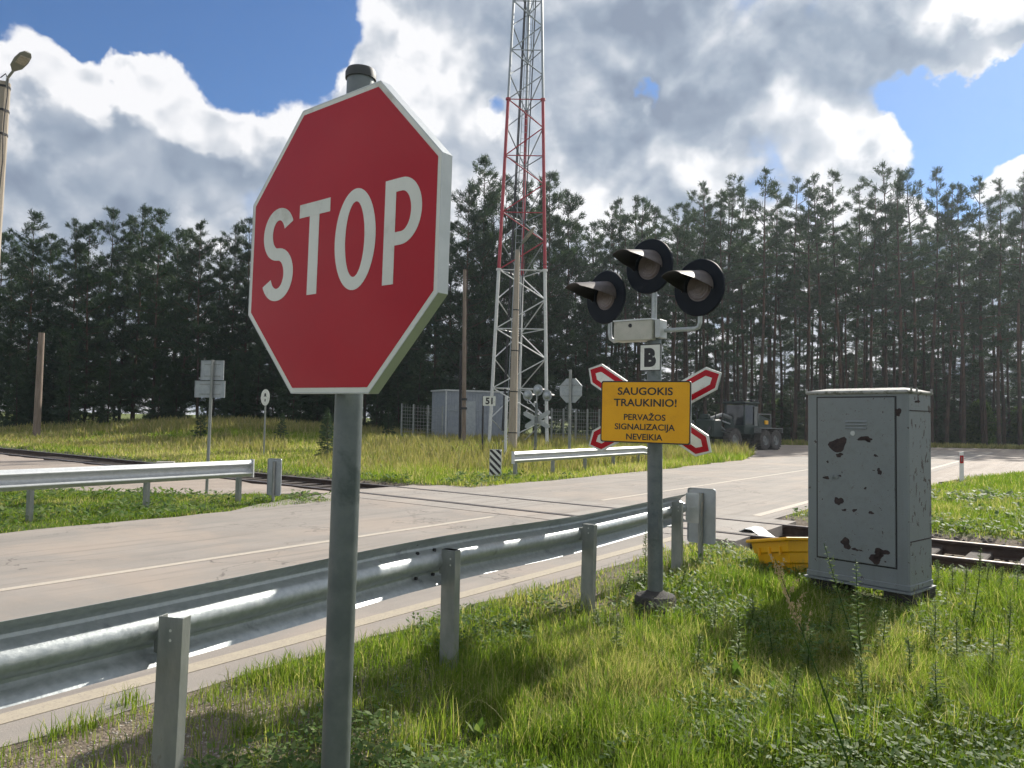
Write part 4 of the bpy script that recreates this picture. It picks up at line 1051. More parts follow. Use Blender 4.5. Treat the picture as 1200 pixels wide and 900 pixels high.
for s_ in (-1, 1): mb.tube([la + sdv * s_, top_ + sdv * s_], .024, 5)
nr = 90
for k in range(nr): q_ = la.lerp(top_, (k + .5) / nr); mb.tube([q_ - sdv, q_ + sdv], .014, 4)
wb(mb, 'ladder', zincmast, tw)
mb = MB()
for o_ in (-.34, -.42, .34): mb.tube([la + Vector((o_, .1, 0)), top_ + Vector((o_ * .8, .1, 0))], .035, 6)
wb(mb, 'feeder_cables', blackm, tw)
for k in range(3): q_ = lz(k, zg); wb(MB().box((0, 0, 0), (.9, .9, .5), M=Matrix.Translation(q_)), 'footing', concm, tw)

# grey hut
hutm = mat('ribbed_grey_sheet', (.26, .29, .33), (.32, .35, .39), 3, .5, .2, 0)
ha = D(521, 515, 50); hb = D(592, 515, 52); ha.z = hb.z = hz(ha.x, ha.y)
dx = (hb - ha); Lh = Vector((dx.x, dx.y, 0)).length; hut = thing('equipment_hut', ha, 'grey ribbed metal equipment hut in the fenced yard behind the number plate', 'hut', math.atan2(dx.y, dx.x))
H_ = D(521, 458, 50).z - ha.z
mb = MB(); P = []
n = 38
for k in range(n):
    u0 = k / n * Lh; P += [(u0, 0), (u0 + Lh / n * .5, 0), (u0 + Lh / n * .6, -.03), (u0 + Lh / n * .9, -.03)]
P += [(Lh, 0), (Lh, 2.4), (0, 2.4)]; mb.prism(P, 0, H_); mb.build('wall', hutm, hut)
MB().box((Lh / 2, 1.2, H_ + .05), (Lh + .16, 2.6, .10)).build('roof', zinc_lt, hut)
MB().box((.03, -.05, H_ / 2), (.08, .04, H_)).build('corner_trim', zinc_lt, hut)
MB().box((Lh * .38, -.045, H_ * .42), (.92, .03, H_ * .80)).build('door', backm, hut)
MB().box((Lh / 2, -.045, H_ * .62), (Lh, .02, .06)).build('seam', zincmast, hut)
# wire fence
fz = thing('wire_fence', D(480, 514, 49), 'low wire mesh fence on thin posts round the mast yard at the forest edge', 'fence')
fpts = [D(x, 512, 49 + (0 if x < 560 else 1)) for x in (470, 484, 501, 518)] ; fp2 = [D(x, 514, 47) for x in (646, 660, 674.5, 688, 702)]
for grp_ in (fpts, fp2):
    for p_ in grp_: p_.z = hz(p_.x, p_.y)
    for p_ in grp_: wb(MB().tube([p_ - Vector((0, 0, .2)), p_ + Vector((0, 0, 2.35))], .05, 6), 'post', galv_p, fz)
    mb = MB()
    for k in range(len(grp_) - 1):
        a, b = grp_[k], grp_[k + 1]
        for z in np.arange(.15, 2.3, .22): mb.tube([a + Vector((0, 0, z)), b + Vector((0, 0, z))], .012, 4)
        for u in np.linspace(0.1, .9, 5): q_ = a.lerp(b, float(u)); mb.tube([q_ + Vector((0, 0, .1)), q_ + Vector((0, 0, 2.3))], .009, 4)
    wb(mb, 'mesh', galv_p, fz)

# ------------------------------------------------------------------ forestry machine
tr = thing('forestry_tractor', (14.15, 48.0, 0), 'dark forestry machine with crane boom and twin rear wheels parked by the wood', 'forestry machine', R(90 - 50)); tr.location.z = -.01
def wheel(x, y, r=.62, w=.5):
    g = []; M = Matrix.Translation((x, y, r)) @ Matrix.Rotation(R(90), 4, 'X')
    mb = MB(); prof = [(r * .52, -w/2 + .03), (r * .8, -w/2), (r * .95, -w/2 + .03), (r, -w/2 + .1), (r, w/2 - .1), (r * .95, w/2 - .03), (r * .8, w/2), (r * .52, w/2 - .03)]
    n = 32; vs = [(rr * math.cos(2 * math.pi * k / n), rr * math.sin(2 * math.pi * k / n), h) for rr, h in prof for k in range(n)]
    fs = [(i * n + k, i * n + (k + 1) % n, (i + 1) * n + (k + 1) % n, (i + 1) * n + k) for i in range(len(prof) - 1) for k in range(n)]; mb.add(vs, fs)
    for k in range(24):
        a = 2 * math.pi * k / 24
        for sgn in (-1, 1): mb.box((r + .015, 0, sgn * w * .24), (.05, .05, w * .45), M=Matrix.Rotation(a + sgn * .06, 4, 'Z'))
    t_ = mb.build('wheel', rubber, tr, M=M)
    mb = MB(); vs = [(rr * math.cos(2 * math.pi * k / n), rr * math.sin(2 * math.pi * k / n), h) for rr, h in [(.0001, -w * .2), (r * .2, -w * .32), (r * .4, -w * .2), (r * .53, -w * .42), (r * .53, w * .42), (r * .4, w * .2), (r * .2, w * .32), (.0001, w * .2)] for k in range(n)]
    mb.add(vs, [(i * n + k, i * n + (k + 1) % n, (i + 1) * n + (k + 1) % n, (i + 1) * n + k) for i in range(7) for k in range(n)]); mb.build('rim', machgrey, t_)
for y in (-.95, .95):
    wheel(1.25, y, .64); wheel(2.45, y, .64); wheel(-2.0, y, .66)
MB().box((1.85, 0, .95), (2.6, 1.2, .5), ch=.05).build('rear_frame', greenpaint, tr)
MB().box((-1.6, 0, .9), (2.6, .9, .45), ch=.05).build('front_frame', greenpaint, tr)
for y in (-.95, .95):
    mb = MB(); mb.box((1.85, y, 1.36), (2.5, .55, .05)); mb.box((.62, y, 1.22), (.05, .55, .3), M=Matrix.Identity(4)); mb.box((3.1, y, 1.22), (.05, .55, .3)); mb.build('fender', machgrey, tr)
mb = MB(); mb.add([(1.3, -.6, 1.2), (3.0, -.6, 1.2), (3.0, .6, 1.2), (1.3, .6, 1.2), (1.4, -.55, 2.25), (2.8, -.5, 1.95), (2.8, .5, 1.95), (1.4, .55, 2.25)], [(0, 3, 2, 1), (4, 5, 6, 7), (0, 1, 5, 4), (1, 2, 6, 5), (2, 3, 7, 6), (3, 0, 4, 7)]); hood = mb.build('hood', greenpaint, tr, bevel=.06)
mb = MB(); mb.box((2.1, 0, 2.25), (1.5, 1.15, .06), ch=.01, M=Matrix.Rotation(R(0), 4, 'Y')); mb.box((1.4, -.55, 1.9), (.06, .06, .7)); mb.box((2.8, -.55, 1.9), (.06, .06, .7)); mb.build('guard_rail', machgrey, tr)
MB().box((2.25, -.58, 1.72), (.35, .12, .26), ch=.03).build('yellow_lamp', yplast, tr)
# cab
mb = MB(); mb.box((.35, 0, 1.25), (1.5, 1.5, .55), ch=.05); mb.build('cab_base', greenpaint, tr)
for x, y in ((-.4, -.72), (-.4, .72), (1.1, -.72), (1.1, .72)): MB().tube([(x, y, 1.5), (x * .92 + .03, y * .93, 2.85)], .055, 6).build('cab_pillar', greenpaint, tr)
mb = MB(); mb.box((.35, 0, 2.15), (1.38, 1.32, 1.25)); mb.build('cab_window', glassm, tr)
MB().box((.9, -.70, 2.0), (.42, .05, 1.4), ch=.01).build('door_panel', machgrey, tr)
MB().box((.35, 0, 2.92), (1.75, 1.6, .14), ch=.05).build('cab_roof', greenpaint, tr)
for x, y in ((-.5, -.6), (-.5, 0), (-.5, .6), (1.15, -.6), (1.15, .6), (.3, -.78)): MB().box((x, y, 3.05), (.12, .2, .14), ch=.02).build('work_light', blackm, tr)
# boom and front body
mb = MB(); mb.tube([(-.9, 0, 1.2), (-.95, 0, 2.0)], [.3, .22], 12); mb.build('crane_pillar', greenpaint, tr)
mb = MB(); mb.tube([(-.95, -.1, 1.95), (-1.9, -.15, 2.15), (-3.2, -.2, 1.9)], [.13, .12, .09], 8); mb.tube([(-3.2, -.3, 1.9), (-2.2, -.35, 1.35), (-1.6, -.4, .95)], [.08, .07, .06], 8); mb.build('boom', machgrey, tr)
mb = MB(); mb.tube([(-1.3, -.3, 1.6), (-2.6, -.33, 1.85)], .045, 6); mb.tube([(-2.0, .2, 1.5), (-3.0, .3, 1.7)], .04, 6); mb.build('hydraulic_ram', galv, tr)
mb = MB(); mb.box((-3.05, 0, 1.3), (.9, 1.3, 1.1), ch=.08); mb.box((-3.3, .1, 2.0), (.3, .6, .3), ch=.04); mb.build('front_body', greenpaint, tr)
mb = MB()
for x in (-2.6, -3.3):
    for y in (-.7, .7): mb.tube([(x, y * .8, 1.5), (x, y, 2.3)], .035, 6)
mb.tube([(-3.6, -.5, 1.4), (-4.0, -.5, .9), (-3.9, -.3, .45)], .06, 6); mb.build('stakes', blackm, tr)

# ------------------------------------------------------------------ trees
def make_pine(seed, H, start, width, dens, shape, mats, snag=.3, cone=.75, tri=.085):
    rg = np.random.default_rng(seed); r2_ = random.Random(seed)
    mbT = MB(); lean = rg.normal(0, .012, 2)
    def tpos(h): return np.array([lean[0] * h + .12 * math.sin(h * .25 + seed), lean[1] * h + .10 * math.cos(h * .3 + seed), h])
    hs = np.linspace(-.3, H, 12); r0 = .0055 * H + .03
    mbT.tube([tuple(tpos(h)) for h in hs], [max(.012, r0 * (1 - max(h, 0) / H) ** .8 + .01) for h in hs], 7, caps=False)
    C = []; DD = []; SZ = []
    nb = int(dens * H * (1 - start) * 3.0)
    for k in range(nb):
        u = (k + r2_.random()) / nb; h = H * (start + (1 - start) * u)
        if shape == 'pine': prof = max(.20, (math.sin(math.pi * min(1, (u * .80 + .18))) ** .7) * (1 - .25 * u))
        elif shape == 'spruce': prof = (1 - u) ** .85 + .05
        else: prof = (1 - u) ** .52 * (.75 + .25 * math.sin(min(1, u * 3) * 1.57)) + .05
        prof *= r2_.uniform(.55, 1.12) * (1.25 if r2_.random() < .12 else 1)
        L = width * prof; az = r2_.uniform(0, 6.283) if shape != 'spruce' else k * 2.4 + r2_.uniform(-.3, .3)
        up = (.10 + .60 * u ** 2 + r2_.uniform(-.12, .15)) if shape != 'spruce' else (-.25 + .6 * u)
        h = h if shape == 'spruce' else H * (start + (1 - start) * (round(u * 32) + r2_.gauss(0, .2)) / 32); b0 = tpos(min(h, H * .985)); d0 = np.array([math.cos(az), math.sin(az), up]); d0 /= np.linalg.norm(d0)
        b1 = b0 + d0 * L * .6; b2 = b0 + d0 * L + np.array([0, 0, (.12 if shape != 'spruce' else -.1) * L])
        mbT.tube([tuple(b0), tuple(b1), tuple(b2)], [.014 + .010 * L, .010 + .006 * L, .006], 4, caps=False)
        nt = max(4, int(L * 10))
        for j in range(nt):
            v = r2_.random() ** .7 if shape != 'pine' else .28 + .72 * r2_.random() ** .8
            p = b0 + (b2 - b0) * v
            sd = (1 - v * .5) * L * .42
            lat = r2_.uniform(-1, 1) * sd
            pd = np.array([-math.sin(az), math.cos(az), 0])
            p = p + pd * lat + np.array([0, 0, r2_.uniform(-.05, .12) * (1 + .1 * L)]) + np.array([math.cos(az), math.sin(az), 0]) * abs(lat) * .35
            dd = d0 * .8 + pd * (lat / (sd + .01)) * .8 + np.array([0, 0, .45 if shape != 'spruce' else -.05]); dd /= np.linalg.norm(dd)
            C.append(p); DD.append(dd); SZ.append(r2_.uniform(.75, 1.25))
    # top leader tufts
    for j in range(4): C.append(tpos(H - .08 * j)); DD.append(np.array([r2_.uniform(-.5, .5), r2_.uniform(-.5, .5), 1.])); SZ.append(.8)
    # dead snags on the bare trunk
    for k in range(int(snag * H * start)):
        h = H * start * r2_.uniform(.25, 1); az = r2_.uniform(0, 6.283); L = r2_.uniform(.4, 1.6); b0 = tpos(h)
        mbT.tube([tuple(b0), tuple(b0 + np.array([math.cos(az) * L, math.sin(az) * L, r2_.uniform(-.2, .25) * L]))], [.02, .006], 3, caps=False)
    C = np.array(C); DD = np.array(DD); SZ = np.array(SZ); n = len(C); K = 15
    dirs = DD[:, None, :] + rg.normal(0, .55, (n, K, 3)); dirs /= np.linalg.norm(dirs, axis=2, keepdims=True)
    base = C[:, None, :] + rg.normal(0, .085, (n, K, 3)); ln = (.16 + .16 * rg.random((n, K, 1))) * SZ[:, None, None]
    side = np.cross(dirs, rg.normal(0, 1, (n, K, 3))); side /= np.linalg.norm(side, axis=2, keepdims=True) + 1e-9
    w = tri * .5 * (.6 + .6 * rg.random((n, K, 1)))
    v0 = base - side * w * .55; v1 = base + side * w * .55; v2 = base + dirs * ln + side * w * .3; v3 = base + dirs * ln - side * w * .3
    V = np.stack([v0, v1, v2, v3], 2).reshape(-1, 3); F = np.arange(len(V)).reshape(-1, 4)
    tint = np.repeat(np.clip(.25 + .5 * rg.random(n) * SZ, 0, .89), K * 4) + np.repeat(rg.uniform(-.1, .1, n * K), 4)
    return mbT, V, F, np.clip(tint, 0, .89), mats
PROTO = {}
def proto(key, name, *a, **k):
    mbT, V, F, tint, mats = make_pine(*a, **k)
    g = thing(name, (0, 0, 0), 'pine', 'tree')
    mbT.build('trunk', bark, g, smooth=True); npmesh('crown', V, [F], mats, tint, g); PROTO[key] = [g, False]
for i in range(6): proto('A%d' % i, 'pine_tree', 100 + i, 22, (.36, .50, .42, .56, .30, .46)[i], (2.2, 2.6, 1.9, 2.4, 2.1, 2.8)[i], (.95, .85, 1.1, .9, .8, .9)[i], 'pine', needlem, snag=1.6)
for i in range(6): proto('B%d' % i, 'pine_tree', 200 + i, 18, (.03, .10, .02, .14, .05, .2)[i], (3.4, 3.9, 3.1, 3.6, 3.0, 4.0)[i], (1.5, 1.3, 1.6, 1.3, 1.4, 1.2)[i], 'cone', [needlem, needle2][i % 2], snag=.5)
for i in range(2): proto('S%d' % i, 'spruce_tree', 300 + i, 8, .04, 1.7, 2.2, 'spruce', shrub if False else needlem, snag=0)
def use(key, loc, rz, s, label, cat='pine tree', group=None):
    g, used = PROTO[key]
    if used: o = copy_tree(g)
    else: o = g; PROTO[key][1] = True
    o.location = loc; o.rotation_euler = (0, 0, rz); o.scale = s; o['label'] = label; o['category'] = cat
    if group: o['group'] = group
    elif 'group' in o: del o['group']
    return o
tr_ = random.Random(11)
def plant(px, ytop, d, key, label, group, cat='pine tree', wk=1.0):
    q = D(px, ytop, d); gz = hz(q.x, q.y); Ht = q.z - gz; base = {'A': 22, 'B': 18, 'S': 8}[key[0]]
    k = Ht / base; use(key, (q.x, q.y, gz - .1), tr_.uniform(0, 6.28), (k * wk, k * wk, k), label, cat, group)
# left wood: visible tree tops read from the photograph
gl = 'dense pines of the wood on the left'; ll = 'bushy dark pine in the dense wood beyond the grass bank on the left'
tops = [(-35, 262), (-8, 280), (18, 275), (39, 250), (62, 275), (88, 256), (108, 262), (132, 243), (150, 256), (166, 243), (186, 246), (206, 268), (222, 268), (238, 262), (258, 280), (275, 264), (296, 257), (322, 255), (350, 262), (378, 250), (405, 262), (432, 262), (455, 268), (476, 262), (498, 270), (516, 275)]
for i, (px, yt) in enumerate(tops): plant(px, yt, 62 + tr_.uniform(-2, 4), 'B%d' % (i * 5 % 6), ll, gl, wk=.92)
for row, (d, dy) in enumerate(((70, 10),)):
    px = -70
    while px < 530:
        plant(px, 272 + dy + tr_.uniform(-8, 22), d + tr_.uniform(-2, 2), 'B%d' % tr_.randrange(6), ll, gl, wk=.95); px += 23 * 62 / d * tr_.uniform(.8, 1.25) * 1.3
for i in range(46):
    px = tr_.uniform(-60, 540); plant(px, tr_.uniform(395, 448), 58 + tr_.uniform(-1, 3), 'S%d' % (i % 2), 'small spruce filling the shaded edge of the wood on the left', 'small spruces at the edge of the left wood', 'spruce tree', wk=1.15)
# group behind the mast
gc = 'tall pines behind the lattice mast'; lc = 'tall broad pine in the clump straight behind the lattice mast'
for i, (px, yt, d) in enumerate([(548, 218, 58), (566, 184, 59), (590, 205, 62), (612, 214, 60), (632, 215, 63), (648, 204, 58), (664, 222, 60), (678, 262, 61), (530, 262, 60), (556, 235, 66), (580, 240, 68), (604, 238, 70), (640, 240, 69), (690, 322, 60), (702, 300, 64)]):
    plant(px, yt, d, 'B%d' % ((i * 5 + 1) % 6), lc, gc, wk=.84)
# right stand
gr_ = 'tall bare trunked pines of the right stand'; lr = 'tall slender pine with a long bare trunk in the stand on the right'
topsR = [(712, 262), (720, 240), (736, 252), (750, 234), (770, 246), (790, 238), (806, 250), (828, 214), (846, 224), (852, 205), (872, 218), (890, 200), (908, 216), (930, 210), (946, 224), (962, 204), (985, 200), (1003, 216), (1020, 222), (1040, 190), (1052, 200), (1072, 198), (1090, 200), (1108, 218), (1126, 214), (1150, 208), (1168, 210), (1190, 210), (1215, 200), (1240, 205), (1268, 214), (1300, 205)]
for i, (px, yt) in enumerate(topsR): plant(px, yt, 64 + tr_.uniform(-2, 3), 'A%d' % (i * 5 % 6), lr, gr_, wk=1.0)
for (d, dy, st_) in ((71, 20, 18), (79, 38, 21), (90, 60, 25)):
    px = 700
    while px < 1330:
        plant(px, 222 + dy + tr_.uniform(-14, 30), d + tr_.uniform(-2.5, 2.5), 'A%d' % tr_.randrange(6), lr, gr_); px += st_ * tr_.uniform(.7, 1.35)
for i in range(44):
    px = tr_.uniform(690, 1300); plant(px, tr_.uniform(405, 470), 66 + tr_.uniform(0, 22), 'S%d' % (i % 2), 'young spruce growing under the tall pines of the right stand', 'young spruces under the right stand', 'spruce tree', wk=1.3)
px = 690
while px < 1350:
    plant(px, 416 + tr_.uniform(-50, 30), 104 + tr_.uniform(-4, 6), 'B%d' % tr_.randrange(6), 'low dense pine closing the view at the back of the right stand', 'dense trees behind the right stand', wk=1.5); px += 14.5 * tr_.uniform(.8, 1.3)
px = -60
while px < 700:
    plant(px, 395 + tr_.uniform(-35, 35), 92 + tr_.uniform(-3, 3), 'B%d' % tr_.randrange(6), 'low dense pine closing the view at the back of the left wood', 'dense trees behind the left wood', wk=1.7); px += 27 * tr_.uniform(.8, 1.3)
# broadleaf undergrowth
def make_bush(seed, H, W, n):
    rg = np.random.default_rng(seed); th = rg.uniform(0, 6.283, n); rr = np.sqrt(rg.random(n)); z = rg.random(n)
    k = np.sqrt(np.clip(1 - (z - .35) ** 2 / .45, 0.05, 1)) * (.75 + .25 * np.sin(3 * th + seed) * np.cos(7 * z))
    c = np.stack([np.cos(th) * rr * W / 2 * k, np.sin(th) * rr * W / 2 * k, z * H], -1)
    K = 6; b = c[:, None] + rg.normal(0, .09, (n, K, 3)); nrm = rg.normal(0, 1, (n, K, 3)); a = np.cross(nrm, rg.normal(0, 1, (n, K, 3))); a /= np.linalg.norm(a, axis=2, keepdims=True)
    e = np.cross(nrm, a); e /= np.linalg.norm(e, axis=2, keepdims=True); s = .05 + .05 * rg.random((n, K, 1))
    V = np.stack([b - a * s, b + e * s * .6, b + a * s, b - e * s * .6], 2).reshape(-1, 3); tint = np.repeat(rg.uniform(.05, .85, n), K * 4)
    mb = MB()
    for j in range(7): q = rg.uniform(-.3, .3, 2) * W; mb.tube([(0, 0, -.1), (q[0] * .5, q[1] * .5, H * .5), (q[0], q[1], H * .85)], [.03, .02, .008], 4)
    g = thing('bush', (0, 0, 0), 'bush', 'bush'); mb.build('stems', bark, g); npmesh('foliage', V, [np.arange(len(V)).reshape(-1, 4)], shrubm, tint, g); return g
for i in range(2): PROTO['U%d' % i] = [make_bush(400 + i, 3.2, 2.6, 1500), False]
for i in range(22):
    px = tr_.uniform(690, 1290); d = tr_.uniform(70, 98); q = G(px, 520); x = (px - 600) / 900 * d; s = tr_.uniform(.6, 1.4)
    use('U%d' % (i % 2), (x, d, hz(x, d)), tr_.uniform(0, 6), (s, s, s), 'light green leafy bush in the undergrowth of the right stand', 'bush', 'bushes in the undergrowth of the right stand')
for i, (px, yt, d, s) in enumerate([(384, 483, 40, .35), (330, 488, 42, .3), (236, 480, 44, .36), (385, 490, 30, .25), (455, 480, 50, .5)]):
    q = D(px, yt, d); g_ = hz(q.x, q.y); k = (q.z - g_) / 8 + .02
    use('S%d' % (i % 2), (q.x, q.y, g_), i, (k * 1.3, k * 1.3, max(.08, k)), ['knee high young spruce in the grass just right of the round sign', 'tiny young spruce in the grass near the round sign', 'young spruce in the grass behind the double sign', 'low young spruce close to the stop sign pole', 'young spruce by the left end of the wire fence'][i], 'spruce tree')
for k, (g, used) in list(PROTO.items()):
    if not used:
        for c in list(g.children): bpy.data.objects.remove(c)
        bpy.data.objects.remove(g)

# ------------------------------------------------------------------ grass
rg = np.random.default_rng(5)
def scatter(r0, r1, dens0, az=50, power=2.0, ref=4.5, seed=0):
    # points with density falling as distance squared
    n_r = 400; r = np.linspace(r0, r1, n_r); den = dens0 * np.minimum(1, (ref / r) ** power); pdf = den * r * 2 * R(az); tot = np.trapezoid(pdf, r) if hasattr(np, 'trapezoid') else np.trapz(pdf, r)
    n = int(tot); cdf = np.cumsum(pdf); cdf /= cdf[-1]; rr = np.interp(rg.random(n), cdf, r); a = rg.uniform(-R(az), R(az), n)
    return np.sin(a) * rr, np.cos(a) * rr, rr
def mask_grass(x, y):
    s, t_ = st_of(x, y); rd = rail_d(x, y)
    ok = ~((t_ > ROADN + .02 - .10 * vnoise(x, y, 3, 5)) & (t_ < ROADF + .05 * 1) & (s < 62))
    ok &= np.abs(rd) > 1.25 + .5 * vnoise(x, y, 2, 8)
    ok &= ~((np.abs(rd) < 1.5) & (t_ > 3.2) & (t_ < 13.2))
    for P in (YARD, FAR): ok &= ~inpoly(x, y, P)
    c, s_ = math.cos(CYAW), math.sin(CYAW); lx_ = (x - 2.895) * c + (y - 7.515) * s_; ly_ = -(x - 2.895) * s_ + (y - 7.515) * c
    ok &= ~((lx_ > .1) & (lx_ < CW - .1) & (ly_ > .1) & (ly_ < CDp - .1))
    return ok
def blades(name, x, y, r, hgt, wid, tint, mat_, lean=.45, seg2=True):
    n = len(x); z = Hg(x, y) - .01
    az = rg.uniform(0, 6.283, n); ln = np.abs(rg.normal(0, lean, n)) + .08; ca, sa = np.cos(az), np.sin(az)
    fa = az + rg.normal(0, .9, n) + 1.57; wx, wy = np.cos(fa) * wid / 2, np.sin(fa) * wid / 2
    b = np.stack([x, y, z], -1); w = np.stack([wx, wy, 0 * wx], -1)
    m = b + np.stack([ca * ln * hgt * .25, sa * ln * hgt * .25, hgt * .55], -1)
    tip = b + np.stack([ca * ln * hgt * .95, sa * ln * hgt * .95, hgt * (1 - .30 * np.minimum(ln, 1.6))], -1)
    if seg2:
        V = np.stack([b - w, b + w, m + w * .75, m - w * .75, tip], 1).reshape(-1, 3); i0 = np.arange(n)[:, None] * 5
        F = [i0 + np.array([0, 1, 2, 3]), i0 + np.array([3, 2, 4])]; k = 5
    else:
        V = np.stack([b - w, b + w, tip], 1).reshape(-1, 3); i0 = np.arange(n)[:, None] * 3; F = [i0 + np.array([0, 1, 2])]; k = 3
    o = npmesh(name, V, F, mat_, np.repeat(tint, k)); tag(o, kind='stuff'); return o
def clip_tint(t): return np.clip(t, 0, 1)
# near and middle verge
x, y, r = scatter(1.6, 70, 9000, 46)
ok = mask_grass(x, y); x, y, r = x[ok], y[ok], r[ok]
bare = bareness(x, y); cl = fbm(x, y, 1.7, 31); s_, t_ = st_of(x, y)
keep = rg.random(len(x)) < np.clip(1.15 - 1.5 * bare, .02, 1) * np.clip(.35 + 1.5 * (cl - .15), .15, 1); x, y, r, bare, cl, s_, t_ = [a[keep] for a in (x, y, r, bare, cl, s_, t_)]
big = fbm(x, y, .45, 41); tuft = sst(.52, .75, fbm(x, y, 2.6, 51))
left = (t_ > ROADF)
h = (.045 + .10 * rg.random(len(x)) + .11 * tuft * rg.random(len(x)) + .07 * sst(.4, .7, big)) * np.clip(1 - .75 * bare, .25, 1)
h *= np.where(left & (rail_d(x, y) < 0), .55, 1.0)
bank = (rail_d(x, y) > 2) & left
h *= np.where((rail_d(x, y) < -1.4) & (rail_d(x, y) > -4.5) & (t_ < 3), 1.5, 1.0)
h *= np.where((t_ < 3) & (rail_d(x, y) < 0), .30 + 1.25 * fbm(x, y, 1.5, 77), 1.0)
h *= 1 - .55 * np.exp(-(np.hypot(x - 3.4, y - 7.3) / .75) ** 2)
h = np.where(bank, h * (1.3 + 1.6 * sst(6, 20, rail_d(x, y))), h)
wdt = (.0034 + .003 * rg.random(len(x))) * np.maximum(1, r / 4.5)
tn = .12 + .45 * rg.random(len(x)) + .35 * (cl - .4) + .40 * (fbm(x, y, .5, 61) - .5) + .3 * bare
dry = rg.random(len(x)) < (.08 + .42 * sst(.45, .75, fbm(x, y, .9, 71)) + .25 * bare); tn = np.where(dry, .97, np.clip(tn, 0, .88))
tn = np.where(bank, np.clip(tn + .22 + .25 * sst(.4, .65, fbm(x, y, .18, 14)), 0, 1), tn)
nr_ = r < 11
blades('grass', x[nr_], y[nr_], r[nr_], h[nr_], wdt[nr_], tn[nr_], grassm)
f_ = ~nr_; blades('grass', x[f_], y[f_], r[f_], h[f_], wdt[f_] * 1.1, tn[f_], grassm, seg2=False)
# low broad leaves and clover in the near verge
x, y, r = scatter(1.8, 22, 2300, 46); ok = mask_grass(x, y) & (bareness(x, y) < .5) & (fbm(x, y, 1.1, 81) > .47); x, y = x[ok], y[ok]; r = r[ok]; n = len(x)
z = Hg(x, y) + rg.uniform(.02, .13, n); az = rg.uniform(0, 6.28, n); L = rg.uniform(.018, .05, n) * np.maximum(1, r / 6); up_ = rg.uniform(-.2, .7, n)
d_ = np.stack([np.cos(az), np.sin(az), up_], -1); e_ = np.stack([-np.sin(az), np.cos(az), rg.uniform(-.4, .4, n)], -1); b = np.stack([x, y, z], -1)
V = np.stack([b, b + d_ * (L * .5)[:, None] + e_ * (L * .28)[:, None], b + d_ * L[:, None], b + d_ * (L * .5)[:, None] - e_ * (L * .28)[:, None]], 1).reshape(-1, 3)
o = npmesh('ground_cover', V, [np.arange(len(V)).reshape(-1, 4)], weedm, np.repeat(rg.uniform(.1, .9, n), 4)); tag(o, kind='stuff')
# tall dry grass with seed heads on the bank
x, y, r = scatter(20, 75, 60, 50, power=1.0, ref=30); rd = rail_d(x, y); s_, t_ = st_of(x, y)
ok = mask_grass(x, y) & (rd > 3) & (t_ > ROADF + 1.5) & (fbm(x, y, .25, 91) > .42) & (y < 58); x, y, r = x[ok], y[ok], r[ok]; n = len(x)
blades('tall_grass', x, y, r, (.35 + .5 * rg.random(n)) * (.4 + .6 * sst(3, 16, rail_d(x, y))), .02 * r / 25 * (1 + rg.random(n)), np.clip(.3 + .7 * rg.random(n), 0, 1), tallm, lean=.25)
# rough edge in front of the right forest
x, y, r = scatter(55, 75, 60, 45, power=0); s_, t_ = st_of(x, y); ok = (x > 8) & (~inpoly(x, y, FAR)) & (fbm(x, y, .2, 95) > .42); x, y, r = x[ok], y[ok], r[ok]; n = len(x)
blades('tall_grass', x, y, r, .15 + .35 * rg.random(n), .06 + .05 * rg.random(n), np.clip(.3 + .6 * rg.random(n), 0, 1), tallm, lean=.4, seg2=False)
# stones on the bare soil and ballast
def stones(name, x, y, zoff, size, m):
    n = len(x); z = Hg(x, y) + zoff; base = np.array([(1, 0, 0), (-1, 0, 0), (0, 1, 0), (0, -1, 0), (0, 0, .8), (0, 0, -.8)], float)
    v = base[None] * (size[:, None, None]) * rg.uniform(.6, 1.2, (n, 6, 1)); a = rg.uniform(0, 6.28, n); c, s = np.cos(a)[:, None], np.sin(a)[:, None]
    V = np.stack([v[..., 0] * c - v[..., 1] * s + x[:, None], v[..., 0] * s + v[..., 1] * c + y[:, None], v[..., 2] + z[:, None]], -1).reshape(-1, 3)
    Ff = np.array([(0, 2, 4), (2, 1, 4), (1, 3, 4), (3, 0, 4), (2, 0, 5), (1, 2, 5), (3, 1, 5), (0, 3, 5)]); F = (np.arange(n)[:, None, None] * 6 + Ff[None]).reshape(-1, 3)
    o = npmesh(name, V, [F], m); tag(o, kind='stuff'); return o
pebm = mat('pebbles', (.26, .23, .2), (.42, .39, .35), 8, .85, c3=(.2, .14, .1), s3=3)
balm = mat('ballast_stone', (.055, .048, .043), (.14, .122, .108), 4, .9)
n = 14000; u = rg.uniform(-16, 60, n); v = rg.uniform(-1.9, 1.9, n); x = RC.x + RD.x * u + RN.x * v; y = RC.y + RD.y * u + RN.y * v; s_, t_ = st_of(x, y); ok = ~((t_ > 3.6) & (t_ < 13)) ; stones('ballast', x[ok], y[ok], 0.0, rg.uniform(.018, .05, ok.sum()) , balm)
x, y, r = scatter(1.8, 14, 700, 46); ok = mask_grass(x, y) & (bareness(x, y) > .35); x, y = x[ok], y[ok]; stones('pebbles', x, y, .0, rg.uniform(.003, .012, len(x)), pebm)

